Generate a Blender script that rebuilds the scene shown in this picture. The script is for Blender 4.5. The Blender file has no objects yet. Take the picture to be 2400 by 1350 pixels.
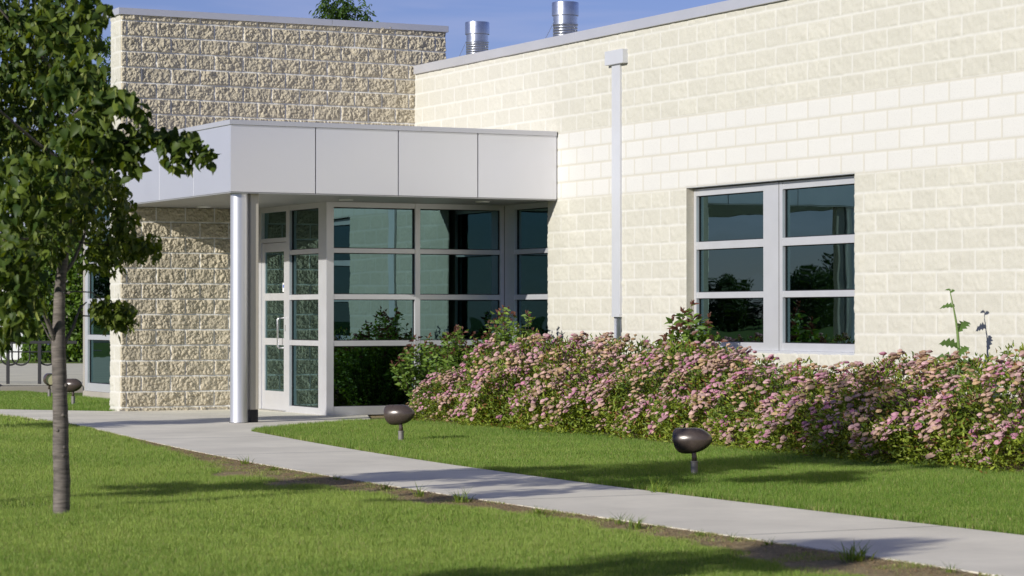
import bpy, bmesh, math, random
import numpy as np
from mathutils import Vector, Matrix

random.seed(7)
RNG = np.random.default_rng(11)
R = math.radians
scene = bpy.context.scene
COL = scene.collection

# ------------------------------------------------------------------ camera
# world axes: x = along the entrance wall, y = along the long side wall, z up; camera above the origin
EYE, F, HOR = 1.244, 6000.0, 741.0
YAW = R(26.9)
C_, S_ = math.cos(YAW), math.sin(YAW)
cam_d = bpy.data.cameras.new('camera')
cam = bpy.data.objects.new('camera', cam_d)
COL.objects.link(cam)
cam.location = (0, 0, EYE)
cam.rotation_euler = (math.pi / 2 + math.atan((HOR - 675) / F), 0, -YAW)
cam_d.sensor_width = 36
cam_d.lens = 36 * F / 2400
cam_d.clip_end = 2000
cam_d.dof.use_dof = True
cam_d.dof.focus_distance = 28
cam_d.dof.aperture_fstop = 5.6
scene.camera = cam

# ------------------------------------------------------------------ light
SUN_DIR = Vector((1.0, 0.335, -0.38)).normalized()      # the way the light travels
world = bpy.data.worlds.new('World')
scene.world = world
world.use_nodes = True
wn = world.node_tree.nodes
wl = world.node_tree.links
wn.clear()
sky = wn.new('ShaderNodeTexSky')
sky.sky_type = 'NISHITA'
sky.sun_disc = False
sky.sun_elevation = math.asin(-SUN_DIR.z)
sky.sun_rotation = math.atan2(-SUN_DIR.x, -SUN_DIR.y)
sky.air_density = 1.0
sky.dust_density = 0.0
sky.ozone_density = 5.0
hs = wn.new('ShaderNodeMix')
hs.data_type = 'RGBA'
hs.blend_type = 'MULTIPLY'
hs.inputs['Factor'].default_value = 1.0
hs.inputs[7].default_value = (0.95, 0.765, 1.03, 1)
bg = wn.new('ShaderNodeBackground')
bg.inputs['Strength'].default_value = 0.085
wo = wn.new('ShaderNodeOutputWorld')
# thin wisps of high cloud
tc = wn.new('ShaderNodeTexCoord')
mp = wn.new('ShaderNodeMapping')
mp.inputs['Scale'].default_value = (3, 3, 26)
nz = wn.new('ShaderNodeTexNoise')
nz.inputs['Scale'].default_value = 2.2
nz.inputs['Detail'].default_value = 6
nz.inputs['Distortion'].default_value = 0.6
rp = wn.new('ShaderNodeValToRGB')
rp.color_ramp.elements[0].position = 0.45
rp.color_ramp.elements[0].color = (0, 0, 0, 1)
rp.color_ramp.elements[1].position = 0.8
rp.color_ramp.elements[1].color = (0.45, 0.45, 0.45, 1)
mx = wn.new('ShaderNodeMix')
mx.data_type = 'RGBA'
mx.inputs[7].default_value = (6.0, 6.0, 8.0, 1)
wl.new(tc.outputs['Generated'], mp.inputs['Vector'])
wl.new(mp.outputs['Vector'], nz.inputs['Vector'])
wl.new(nz.outputs['Fac'], rp.inputs['Fac'])
wl.new(rp.outputs['Color'], mx.inputs['Factor'])
wl.new(sky.outputs['Color'], hs.inputs[6])
wl.new(hs.outputs[2], mx.inputs[6])
wl.new(mx.outputs[2], bg.inputs['Color'])
wl.new(bg.outputs['Background'], wo.inputs['Surface'])

sun_d = bpy.data.lights.new('sun', 'SUN')
sun_d.energy = 4.6
sun_d.angle = R(0.53)
sun_d.color = (1.0, 0.965, 0.89)
sun = bpy.data.objects.new('sun', sun_d)
COL.objects.link(sun)
sun.rotation_euler = SUN_DIR.to_track_quat('-Z', 'Y').to_euler()
sun.location = (-30, -10, 30)

scene.view_settings.view_transform = 'Standard'
scene.view_settings.look = 'None'
scene.view_settings.exposure = 0.12
scene.view_settings.gamma = 1.0
scene.view_settings.use_curve_mapping = False
scene.cycles.max_bounces = 8
scene.cycles.transparent_max_bounces = 8
scene.cycles.use_denoising = True

# ------------------------------------------------------------------ placing helpers
def W(X, Y, z=0.0):                 # metres right of / ahead of the camera -> world
    return (C_ * X + S_ * Y, -S_ * X + C_ * Y, z)
def gnd(x, y, z=0.0):               # photograph direction that meets the ground
    Y = F * (EYE - z) / (y - HOR)
    p = W((x - 1200) / F * Y, Y)
    return (p[0], p[1])
def on_u(x, u):                     # y coordinate where a photograph column meets the plane x = u
    t = (x - 1200) / F
    return u / (C_ * t + S_) * (-S_ * t + C_)
def on_v(x, v):
    t = (x - 1200) / F
    return v / (-S_ * t + C_) * (C_ * t + S_)
def P3(x, y, Y):
    return W((x - 1200) / F * Y, Y, EYE + (HOR - y) / F * Y)
def camX(u, v): return C_ * u - S_ * v
def camY(u, v): return S_ * u + C_ * v

# ------------------------------------------------------------------ noise for geometry
_TAB = np.random.default_rng(3).random((256, 256))
def vnoise(x, y, seed=0):
    x = np.asarray(x, float) + seed * 17.13
    y = np.asarray(y, float) + seed * 7.77
    xi = np.floor(x).astype(int); yi = np.floor(y).astype(int)
    fx = x - xi; fy = y - yi
    fx = fx * fx * (3 - 2 * fx); fy = fy * fy * (3 - 2 * fy)
    a = _TAB[xi & 255, yi & 255]; b = _TAB[(xi + 1) & 255, yi & 255]
    c = _TAB[xi & 255, (yi + 1) & 255]; d = _TAB[(xi + 1) & 255, (yi + 1) & 255]
    return (a * (1 - fx) + b * fx) * (1 - fy) + (c * (1 - fx) + d * fx) * fy
def worley(x, y, seed=0):
    x = np.asarray(x, float) + seed * 5.31; y = np.asarray(y, float) + seed * 3.17
    xi = np.floor(x).astype(int); yi = np.floor(y).astype(int)
    d = np.full(x.shape, 9.0); h = np.zeros(x.shape)
    for i in (-1, 0, 1):
        for j in (-1, 0, 1):
            a = (xi + i) & 255; b = (yi + j) & 255
            q = (xi + i + _TAB[a, b] - x) ** 2 + (yi + j + _TAB[(a * 7 + 3) & 255, (b * 5 + 1) & 255] - y) ** 2
            m = q < d
            d = np.where(m, q, d); h = np.where(m, _TAB[(b + 17) & 255, (a * 3 + 5) & 255], h)
    return np.sqrt(d), h                # distance to the nearest grain, that grain's own value
def sstep(a, b, x):
    t = np.clip((x - a) / (b - a), 0, 1)
    return t * t * (3 - 2 * t)
def unit(a):
    return a / np.maximum(np.linalg.norm(a, axis=-1, keepdims=True), 1e-9)

# ------------------------------------------------------------------ object helpers
def empty(name, loc=(0, 0, 0), rz=0):
    o = bpy.data.objects.new(name, None)
    o.location = loc
    o.rotation_euler = (0, 0, rz)
    o.empty_display_size = 0.1
    COL.objects.link(o)
    return o
def tag(o, label=None, cat=None, group=None, kind=None):
    if label: o['label'] = label
    if cat: o['category'] = cat
    if group: o['group'] = group
    if kind: o['kind'] = kind
    return o
def link(name, me, parent=None, mat=None):
    o = bpy.data.objects.new(name, me)
    COL.objects.link(o)
    if mat: me.materials.append(mat)
    if parent: o.parent = parent
    return o
def copy_tree(o, parent=None):
    c = o.copy()
    COL.objects.link(c)
    if parent: c.parent = parent
    for ch in o.children:
        copy_tree(ch, c)
    return c

class MB:
    def __init__(self):
        self.v = []; self.f = []
    def box(self, x0, x1, y0, y1, z0, z1):
        n = len(self.v)
        self.v += [(x, y, z) for z in (z0, z1) for y in (y0, y1) for x in (x0, x1)]
        self.f += [tuple(n + i for i in q) for q in ((0, 2, 3, 1), (4, 5, 7, 6), (0, 1, 5, 4), (2, 6, 7, 3), (0, 4, 6, 2), (1, 3, 7, 5))]
        return self
    def face(self, pts):
        n = len(self.v)
        self.v += [tuple(p) for p in pts]
        self.f.append(tuple(range(n, n + len(pts))))
        return self
    def tube(self, pts, rad, n=10, cap=True):
        pts = [Vector(p) for p in pts]
        if not hasattr(rad, '__len__'): rad = [rad] * len(pts)
        k = len(self.v)
        up = None
        for i, p in enumerate(pts):
            d = (pts[min(i + 1, len(pts) - 1)] - pts[max(i - 1, 0)]).normalized()
            if up is None:
                up = d.orthogonal().normalized()
            up = (up - d * up.dot(d)).normalized()
            s = d.cross(up)
            for j in range(n):
                a = 2 * math.pi * j / n
                self.v.append(tuple(p + (up * math.cos(a) + s * math.sin(a)) * rad[i]))
        for i in range(len(pts) - 1):
            for j in range(n):
                a = k + i * n + j; b = k + i * n + (j + 1) % n
                self.f.append((a, b, b + n, a + n))
        if cap:
            self.f.append(tuple(k + j for j in reversed(range(n))))
            self.f.append(tuple(k + (len(pts) - 1) * n + j for j in range(n)))
        return self
    def lathe(self, prof, n=24, z0=0.0, c=(0, 0)):       # prof: (radius, height)
        k = len(self.v)
        for r, z in prof:
            for j in range(n):
                a = 2 * math.pi * j / n
                self.v.append((c[0] + r * math.cos(a), c[1] + r * math.sin(a), z0 + z))
        for i in range(len(prof) - 1):
            for j in range(n):
                a = k + i * n + j; b = k + i * n + (j + 1) % n
                self.f.append((a, b, b + n, a + n))
        self.f.append(tuple(k + j for j in reversed(range(n))))
        self.f.append(tuple(k + (len(prof) - 1) * n + j for j in range(n)))
        return self
    def build(self, name, mat, parent=None, smooth=False, bevel=0, autos=None):
        me = bpy.data.meshes.new(name)
        me.from_pydata(self.v, [], self.f)
        bm = bmesh.new()
        bm.from_mesh(me)
        bmesh.ops.recalc_face_normals(bm, faces=bm.faces)
        if bevel:
            es = [e for e in bm.edges if len(e.link_faces) == 2 and e.calc_face_angle(0) > 0.6]
            bmesh.ops.bevel(bm, geom=es, offset=bevel, segments=2, affect='EDGES', profile=0.6)
        for f in bm.faces: f.smooth = smooth
        if autos:
            for e in bm.edges:
                if len(e.link_faces) == 2 and e.calc_face_angle(0) > autos: e.smooth = False
        bm.to_mesh(me)
        bm.free()
        return link(name, me, parent, mat)

def tri_mesh(name, V, T, mat, parent=None, col=None, smooth=False, attrs=None):
    me = bpy.data.meshes.new(name)
    V = np.ascontiguousarray(V, dtype=np.float32); T = np.ascontiguousarray(T, dtype=np.int32)
    k = T.shape[1]
    me.vertices.add(len(V)); me.loops.add(T.size); me.polygons.add(len(T))
    me.vertices.foreach_set('co', V.ravel())
    me.loops.foreach_set('vertex_index', T.ravel())
    me.polygons.foreach_set('loop_start', np.arange(0, T.size, k, dtype=np.int32))
    me.polygons.foreach_set('use_smooth', np.full(len(T), smooth))
    if col is not None:
        a = me.attributes.new('Col', 'FLOAT_COLOR', 'POINT')
        cc = np.ones((len(V), 4), np.float32); cc[:, :3] = col
        a.data.foreach_set('color', cc.ravel())
    me.update(calc_edges=True)
    me.validate()
    return link(name, me, parent, mat)

def scatter(name, tv, tf, pos, A, B, N, sa, sb, sn, col, mat, parent=None, smooth=False):
    """one mesh of many copies of a small template: A along, B across, N normal."""
    tv = np.asarray(tv, float); tf = np.asarray(tf, int)
    n = len(pos); k = len(tv)
    a = A * np.reshape(sa, (-1, 1)); b = B * np.reshape(sb, (-1, 1)); c = N * np.reshape(sn, (-1, 1))
    V = (pos[:, None, :] + tv[None, :, 0:1] * a[:, None, :] + tv[None, :, 1:2] * b[:, None, :] + tv[None, :, 2:3] * c[:, None, :]).reshape(-1, 3)
    T = (tf[None] + (np.arange(n) * k)[:, None, None]).reshape(-1, tf.shape[1])
    return tri_mesh(name, V, T, mat, parent, np.repeat(col, k, axis=0), smooth)

def frame_from(A, up):
    A = unit(A); B = unit(np.cross(up, A)); N = np.cross(A, B)
    return A, B, N
def rand_dirs(n, rng=RNG):
    return unit(rng.normal(size=(n, 3)))

# ------------------------------------------------------------------ materials
def new_mat(name):
    m = bpy.data.materials.new(name)
    m.use_nodes = True
    nt = m.node_tree
    p = nt.nodes['Principled BSDF']
    return m, nt.nodes, nt.links, p
def nd(nodes, t, **kw):
    n = nodes.new('ShaderNode' + t)
    for k, v in kw.items():
        if k in n.inputs: n.inputs[k].default_value = v
        else: setattr(n, k, v)
    return n
def simple(name, col, rough=0.5, metal=0.0, var=0.12, scale=6.0, bump=0.0, bscale=200.0, stretch=None):
    """a plain finish with slight unevenness in tone and gloss"""
    m, n, l, p = new_mat(name)
    tcn = nd(n, 'TexCoord')
    src = tcn.outputs['Object']
    if stretch:
        mpn = nd(n, 'Mapping'); mpn.inputs['Scale'].default_value = stretch
        l.new(src, mpn.inputs['Vector']); src = mpn.outputs['Vector']
    nz = nd(n, 'TexNoise', Scale=scale, Detail=6.0)
    l.new(src, nz.inputs['Vector'])
    mr = nd(n, 'MapRange'); mr.inputs[3].default_value = 1 - var; mr.inputs[4].default_value = 1 + var
    l.new(nz.outputs['Fac'], mr.inputs[0])
    mul = nd(n, 'Mix', data_type='RGBA', blend_type='MULTIPLY'); mul.inputs['Factor'].default_value = 1
    mul.inputs[6].default_value = (*col, 1)
    l.new(mr.outputs[0], mul.inputs[7])
    l.new(mul.outputs[2], p.inputs['Base Color'])
    p.inputs['Metallic'].default_value = metal
    mr2 = nd(n, 'MapRange'); mr2.inputs[3].default_value = max(0.02, rough - 0.08); mr2.inputs[4].default_value = rough + 0.08
    l.new(nz.outputs['Fac'], mr2.inputs[0]); l.new(mr2.outputs[0], p.inputs['Roughness'])
    if bump:
        nb = nd(n, 'TexNoise', Scale=bscale, Detail=4.0)
        l.new(src, nb.inputs['Vector'])
        b = nd(n, 'Bump', Strength=bump, Distance=0.01)
        l.new(nb.outputs['Fac'], b.inputs['Height']); l.new(b.outputs['Normal'], p.inputs['Normal'])
    return m

def block_mat(name, rough_col, smooth_col, mort_col, joint_col):
    """Col attribute: r = mortar, g = tone of the block, b = 1 on smooth-faced courses"""
    m, n, l, p = new_mat(name)
    at = nd(n, 'Attribute', attribute_name='Col')
    sp = nd(n, 'SeparateColor')
    l.new(at.outputs['Color'], sp.inputs['Color'])
    tcn = nd(n, 'TexCoord')
    def mix(f, a, b):
        x = nd(n, 'Mix', data_type='RGBA')
        (l.new(f, x.inputs['Factor']) if hasattr(f, 'links') else setattr(x.inputs['Factor'], 'default_value', f))
        for s, k in ((a, 6), (b, 7)):
            if hasattr(s, 'links'): l.new(s, x.inputs[k])
            else: x.inputs[k].default_value = (*s, 1)
        return x.outputs[2]
    blk = mix(sp.outputs['Blue'], rough_col, smooth_col)
    mor = mix(sp.outputs['Blue'], mort_col, joint_col)
    nzn = nd(n, 'TexNoise', Scale=55.0, Detail=8.0, Roughness=0.7)
    l.new(tcn.outputs['Object'], nzn.inputs['Vector'])
    nz2 = nd(n, 'TexNoise', Scale=1.3, Detail=5.0)
    l.new(tcn.outputs['Object'], nz2.inputs['Vector'])
    sm = nd(n, 'Math', operation='ADD'); l.new(nzn.outputs['Fac'], sm.inputs[0]); l.new(nz2.outputs['Fac'], sm.inputs[1])
    sm2 = nd(n, 'Math', operation='ADD'); l.new(sm.outputs[0], sm2.inputs[0]); l.new(sp.outputs['Green'], sm2.inputs[1])
    mr = nd(n, 'MapRange'); mr.inputs[1].default_value = 0.5; mr.inputs[2].default_value = 2.5
    mr.inputs[3].default_value = 0.935; mr.inputs[4].default_value = 1.065
    l.new(sm2.outputs[0], mr.inputs[0])
    mul = nd(n, 'Mix', data_type='RGBA', blend_type='MULTIPLY'); mul.inputs['Factor'].default_value = 1
    l.new(blk, mul.inputs[6]); l.new(mr.outputs[0], mul.inputs[7])
    # darker aggregate specks
    vo = nd(n, 'TexVoronoi', Scale=75.0)
    l.new(tcn.outputs['Object'], vo.inputs['Vector'])
    vr = nd(n, 'MapRange'); vr.inputs[1].default_value = 0.05; vr.inputs[2].default_value = 0.25
    vr.inputs[3].default_value = 0.66; vr.inputs[4].default_value = 1.0
    l.new(vo.outputs['Distance'], vr.inputs[0])
    mu2 = nd(n, 'Mix', data_type='RGBA', blend_type='MULTIPLY'); mu2.inputs['Factor'].default_value = 1
    l.new(mul.outputs[2], mu2.inputs[6]); l.new(vr.outputs[0], mu2.inputs[7])
    fin = mix(sp.outputs['Red'], mu2.outputs[2], mor)
    l.new(fin, p.inputs['Base Color'])
    p.inputs['Roughness'].default_value = 0.92
    p.inputs['Specular IOR Level'].default_value = 0.2
    nb = nd(n, 'TexNoise', Scale=140.0, Detail=5.0)
    l.new(tcn.outputs['Object'], nb.inputs['Vector'])
    b = nd(n, 'Bump', Strength=0.35, Distance=0.006)
    l.new(nb.outputs['Fac'], b.inputs['Height']); l.new(b.outputs['Normal'], p.inputs['Normal'])
    return m

def leaf_mat(name, trans=0.35, rough=0.45, gain=1.0, spec=0.4):
    m, n, l, p = new_mat(name)
    at = nd(n, 'Attribute', attribute_name='Col')
    p.inputs['Roughness'].default_value = rough
    p.inputs['Specular IOR Level'].default_value = spec
    l.new(at.outputs['Color'], p.inputs['Base Color'])
    tr = nd(n, 'BsdfTranslucent')
    hsv = nd(n, 'HueSaturation', Hue=0.485, Saturation=1.15, Value=1.5 * gain)
    l.new(at.outputs['Color'], hsv.inputs['Color']); l.new(hsv.outputs['Color'], tr.inputs['Color'])
    ms = nd(n, 'MixShader'); ms.inputs[0].default_value = trans
    l.new(p.outputs[0], ms.inputs[1]); l.new(tr.outputs[0], ms.inputs[2])
    l.new(ms.outputs[0], n['Material Output'].inputs['Surface'])
    return m

def glass_mat(name, tint=(0.10, 0.17, 0.16), refl=(0.50, 0.79, 0.80), base=0.26):
    m, n, l, p = new_mat(name)
    n.remove(p)
    tcn = nd(n, 'TexCoord')
    nz = nd(n, 'TexNoise', Scale=1.6, Detail=1.0)
    l.new(tcn.outputs['Object'], nz.inputs['Vector'])
    b = nd(n, 'Bump', Strength=0.07, Distance=0.02)
    l.new(nz.outputs['Fac'], b.inputs['Height'])
    tr = nd(n, 'BsdfTransparent', Color=(*tint, 1))
    gl = nd(n, 'BsdfGlossy', Color=(*refl, 1), Roughness=0.0)
    l.new(b.outputs['Normal'], gl.inputs['Normal'])
    fr = nd(n, 'Fresnel', IOR=1.5)
    mr = nd(n, 'MapRange'); mr.inputs[1].default_value = 0.04; mr.inputs[2].default_value = 1.0
    mr.inputs[3].default_value = base; mr.inputs[4].default_value = 1.0
    l.new(fr.outputs[0], mr.inputs[0])
    ms = nd(n, 'MixShader')
    l.new(mr.outputs[0], ms.inputs[0]); l.new(tr.outputs[0], ms.inputs[1]); l.new(gl.outputs[0], ms.inputs[2])
    l.new(ms.outputs[0], n['Material Output'].inputs['Surface'])
    return m

M = {}
M['block'] = block_mat('split_face_block', (0.525, 0.505, 0.435), (0.59, 0.577, 0.545), (0.575, 0.56, 0.51), (0.52, 0.495, 0.43))
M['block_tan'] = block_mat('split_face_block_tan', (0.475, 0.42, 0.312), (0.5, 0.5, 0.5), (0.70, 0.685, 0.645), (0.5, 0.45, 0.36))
M['alu'] = simple('painted_aluminium', (0.66, 0.67, 0.70), 0.42, 0.35, 0.05, 3)
M['frame'] = simple('anodised_frame', (0.62, 0.62, 0.64), 0.38, 0.45, 0.06, 5)
M['coping'] = simple('coping_metal', (0.60, 0.60, 0.63), 0.42, 0.5, 0.06, 2)
M['panel'] = simple('composite_panel', (0.75, 0.75, 0.785), 0.32, 0.62, 0.05, 1.5)
M['joint'] = simple('panel_joint', (0.05, 0.045, 0.035), 0.7, 0, 0.2)
M['soffit'] = simple('soffit_metal', (0.34, 0.34, 0.335), 0.45, 0.35, 0.05)
M['column'] = simple('column_cladding', (0.68, 0.68, 0.71), 0.36, 0.7, 0.05, 3, stretch=(4, 4, 0.3))
M['beige'] = simple('beige_downspout', (0.50, 0.46, 0.38), 0.45, 0.1, 0.06)
M['black'] = simple('black_plastic', (0.010, 0.010, 0.012), 0.6, 0, 0.2)
M['galv'] = simple('galvanised_steel', (0.55, 0.57, 0.62), 0.28, 0.95, 0.22, 9)
M['glass'] = glass_mat('tinted_glass')
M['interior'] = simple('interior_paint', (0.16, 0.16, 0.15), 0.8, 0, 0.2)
M['roof'] = simple('roof_membrane', (0.35, 0.35, 0.34), 0.8, 0, 0.2)
M['steel'] = simple('brushed_steel', (0.62, 0.62, 0.62), 0.25, 0.95, 0.1, 20)
M['white'] = simple('white_paint', (0.78, 0.78, 0.77), 0.5, 0, 0.05)
M['blue'] = simple('blue_print', (0.05, 0.12, 0.45), 0.5, 0, 0.05)
M['bronze'] = simple('bronze_enamel', (0.075, 0.057, 0.048), 0.27, 0.15, 0.15, 25)
M['lens'] = simple('lamp_lens', (0.55, 0.50, 0.30), 0.15, 0, 0.1)
M['conduit'] = simple('weathered_conduit', (0.20, 0.185, 0.17), 0.6, 0.3, 0.35, 30)
M['lamp'] = simple('lamp_trim', (0.75, 0.75, 0.73), 0.3, 0.3, 0.05)
M['bark_dark'] = simple('dark_twig_bark', (0.06, 0.045, 0.032), 0.85, 0, 0.3, 30)
M['stemgreen'] = simple('green_stem', (0.13, 0.20, 0.05), 0.6, 0, 0.2, 20)
M['leaf'] = leaf_mat('linden_leaf', 0.33, 0.52, 1.0, 0.28)
M['leaf_far'] = leaf_mat('far_leaf', 0.30, 0.5)
M['shrubleaf'] = leaf_mat('shrub_leaf', 0.30, 0.5)
M['flower'] = leaf_mat('corymb', 0.25, 0.9, 0.75, 0.05)
M['blade'] = leaf_mat('grass_blade', 0.40, 0.5, 0.9, 0.25)
M['car'] = simple('dark_car_paint', (0.03, 0.04, 0.07), 0.15, 0.3, 0.05)
M['rubber'] = simple('tyre_rubber', (0.02, 0.02, 0.02), 0.8)

def concrete(name, col, joint=False):
    m, n, l, p = new_mat(name)
    tcn = nd(n, 'TexCoord')
    n1 = nd(n, 'TexNoise', Scale=1.1, Detail=8.0, Roughness=0.62); l.new(tcn.outputs['Object'], n1.inputs['Vector'])
    n2 = nd(n, 'TexNoise', Scale=160.0, Detail=4.0); l.new(tcn.outputs['Object'], n2.inputs['Vector'])
    mpn = nd(n, 'Mapping'); mpn.inputs['Scale'].default_value = (14, 260, 1); mpn.inputs['Rotation'].default_value = (0, 0, R(4))
    l.new(tcn.outputs['Object'], mpn.inputs['Vector'])
    n3 = nd(n, 'TexNoise', Scale=1.0, Detail=3.0); l.new(mpn.outputs['Vector'], n3.inputs['Vector'])      # broom finish
    a = nd(n, 'Math', operation='MULTIPLY_ADD'); l.new(n1.outputs['Fac'], a.inputs[0]); a.inputs[1].default_value = 0.62; a.inputs[2].default_value = 0.53
    b = nd(n, 'Math', operation='MULTIPLY_ADD'); l.new(n2.outputs['Fac'], b.inputs[0]); b.inputs[1].default_value = 0.18; l.new(a.outputs[0], b.inputs[2])
    c = nd(n, 'Math', operation='MULTIPLY_ADD'); l.new(n3.outputs['Fac'], c.inputs[0]); c.inputs[1].default_value = 0.14; l.new(b.outputs[0], c.inputs[2])
    val = c.outputs[0]
    if joint:
        sx = nd(n, 'SeparateXYZ'); l.new(tcn.outputs['Object'], sx.inputs[0])
        md = nd(n, 'Math', operation='PINGPONG'); l.new(sx.outputs['Y'], md.inputs[0]); md.inputs[1].default_value = 1.55
        jr = nd(n, 'MapRange'); jr.inputs[1].default_value = 0.010; jr.inputs[2].default_value = 0.022; jr.inputs[3].default_value = 0.55; jr.inputs[4].default_value = 1.0
        l.new(md.outputs[0], jr.inputs[0])
        mm = nd(n, 'Math', operation='MULTIPLY'); l.new(val, mm.inputs[0]); l.new(jr.outputs[0], mm.inputs[1]); val = mm.outputs[0]
    mul = nd(n, 'Mix', data_type='RGBA', blend_type='MULTIPLY'); mul.inputs['Factor'].default_value = 1
    mul.inputs[6].default_value = (*col, 1); l.new(val, mul.inputs[7]); l.new(mul.outputs[2], p.inputs['Base Color'])
    p.inputs['Roughness'].default_value = 0.88
    p.inputs['Specular IOR Level'].default_value = 0.25
    ad = nd(n, 'Math', operation='ADD'); l.new(n2.outputs['Fac'], ad.inputs[0]); l.new(n3.outputs['Fac'], ad.inputs[1])
    bp = nd(n, 'Bump', Strength=0.25, Distance=0.004); l.new(ad.outputs[0], bp.inputs['Height']); l.new(bp.outputs['Normal'], p.inputs['Normal'])
    return m
M['concrete'] = concrete('sidewalk_concrete', (0.71, 0.665, 0.555), True)
M['lot'] = concrete('lot_concrete', (0.64, 0.60, 0.45))
M['kerb'] = concrete('kerb_concrete', (0.34, 0.31, 0.27))
M['shaded_kerb'] = concrete('shaded_kerb_concrete', (0.22, 0.20, 0.17))  # darker kerb concrete: the shade on its face is put into the colour

def ground_mat():
    m, n, l, p = new_mat('lawn_soil')
    tcn = nd(n, 'TexCoord')
    n1 = nd(n, 'TexNoise', Scale=0.9, Detail=6.0); l.new(tcn.outputs['Object'], n1.inputs['Vector'])
    n2 = nd(n, 'TexNoise', Scale=70.0, Detail=8.0, Roughness=0.75); l.new(tcn.outputs['Object'], n2.inputs['Vector'])
    r1 = nd(n, 'ValToRGB'); e = r1.color_ramp.elements
    e[0].position = 0.3; e[0].color = (0.15, 0.115, 0.060, 1); e[1].position = 0.72; e[1].color = (0.55, 0.44, 0.25, 1)
    l.new(n2.outputs['Fac'], r1.inputs['Fac'])
    at = nd(n, 'Attribute', attribute_name='Col')            # how much turf covers this spot
    gr = nd(n, 'ValToRGB'); e = gr.color_ramp.elements
    e[0].position = 0.25; e[0].color = (0.075, 0.115, 0.022, 1); e[1].position = 0.8; e[1].color = (0.20, 0.265, 0.065, 1)
    l.new(n2.outputs['Fac'], gr.inputs['Fac'])
    x = nd(n, 'Mix', data_type='RGBA'); l.new(at.outputs['Fac'], x.inputs['Factor']); l.new(r1.outputs['Color'], x.inputs[6]); l.new(gr.outputs['Color'], x.inputs[7])
    l.new(x.outputs[2], p.inputs['Base Color'])
    p.inputs['Roughness'].default_value = 0.95; p.inputs['Specular IOR Level'].default_value = 0.1
    b = nd(n, 'Bump', Strength=0.7, Distance=0.02); l.new(n2.outputs['Fac'], b.inputs['Height']); l.new(b.outputs['Normal'], p.inputs['Normal'])
    return m
M['ground'] = ground_mat()

def bark_mat():
    m, n, l, p = new_mat('young_bark')
    tcn = nd(n, 'TexCoord')
    mpn = nd(n, 'Mapping'); mpn.inputs['Scale'].default_value = (9, 9, 70); l.new(tcn.outputs['Object'], mpn.inputs['Vector'])
    n1 = nd(n, 'TexNoise', Scale=1.0, Detail=7.0, Roughness=0.65); l.new(mpn.outputs['Vector'], n1.inputs['Vector'])
    n2 = nd(n, 'TexNoise', Scale=7.0, Detail=4.0); l.new(tcn.outputs['Object'], n2.inputs['Vector'])
    r1 = nd(n, 'ValToRGB'); e = r1.color_ramp.elements
    e[0].position = 0.28; e[0].color = (0.05, 0.042, 0.036, 1); e[1].position = 0.66; e[1].color = (0.20, 0.17, 0.147, 1)
    l.new(n1.outputs['Fac'], r1.inputs['Fac'])
    mr = nd(n, 'MapRange'); mr.inputs[3].default_value = 0.65; mr.inputs[4].default_value = 1.3; l.new(n2.outputs['Fac'], mr.inputs[0])
    mul = nd(n, 'Mix', data_type='RGBA', blend_type='MULTIPLY'); mul.inputs['Factor'].default_value = 1
    l.new(r1.outputs['Color'], mul.inputs[6]); l.new(mr.outputs[0], mul.inputs[7]); l.new(mul.outputs[2], p.inputs['Base Color'])
    p.inputs['Roughness'].default_value = 0.8
    b = nd(n, 'Bump', Strength=0.6, Distance=0.008); l.new(n1.outputs['Fac'], b.inputs['Height']); l.new(b.outputs['Normal'], p.inputs['Normal'])
    return m
M['bark'] = bark_mat()

# ------------------------------------------------------------------ building
UA, VB = 14.85, 32.25            # planes of the long side wall and of the entrance wall
ROW, HALF = 0.2032, 0.2032
ZR = 0.048                      # a course joint
VC = on_u(1309, UA)                      # canopy front
UC = on_v(540, VC)              # canopy left side
UD = 12.44                      # door plane
VD = on_u(765, UD)              # storefront corner
TOP_A, TOP_B = 4.71, 5.29

building = empty('office_building', (UA, VC, 0))
tag(building, 'cream split block office building with silver entrance canopy and tinted windows', 'building')
BINV = Matrix.Translation((-UA, -VC, 0))
def bpart(o):
    o.parent = building
    o.matrix_parent_inverse = BINV
    return o

def axis_lines(a, b, period, phase, sub, extra=(), g=0.0044):
    """grid lines that follow the joints: two lines beside each joint and a few between"""
    k0 = math.floor((a - phase) / period) - 1
    out = []
    k = k0
    while phase + k * period < b + period:
        c = phase + k * period
        out += [c - g, c + g]
        st = (period - 2 * g) / sub
        out += [c + g + st * i for i in range(1, sub)]
        k += 1
    out = [x for x in out if a + 0.002 < x < b - 0.002]
    out += [a, b]
    arr = np.array(sorted(out))
    for e in extra:
        arr = arr[np.abs(arr - e) > 0.003]
        arr = np.sort(np.append(arr, e))
    return arr

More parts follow.
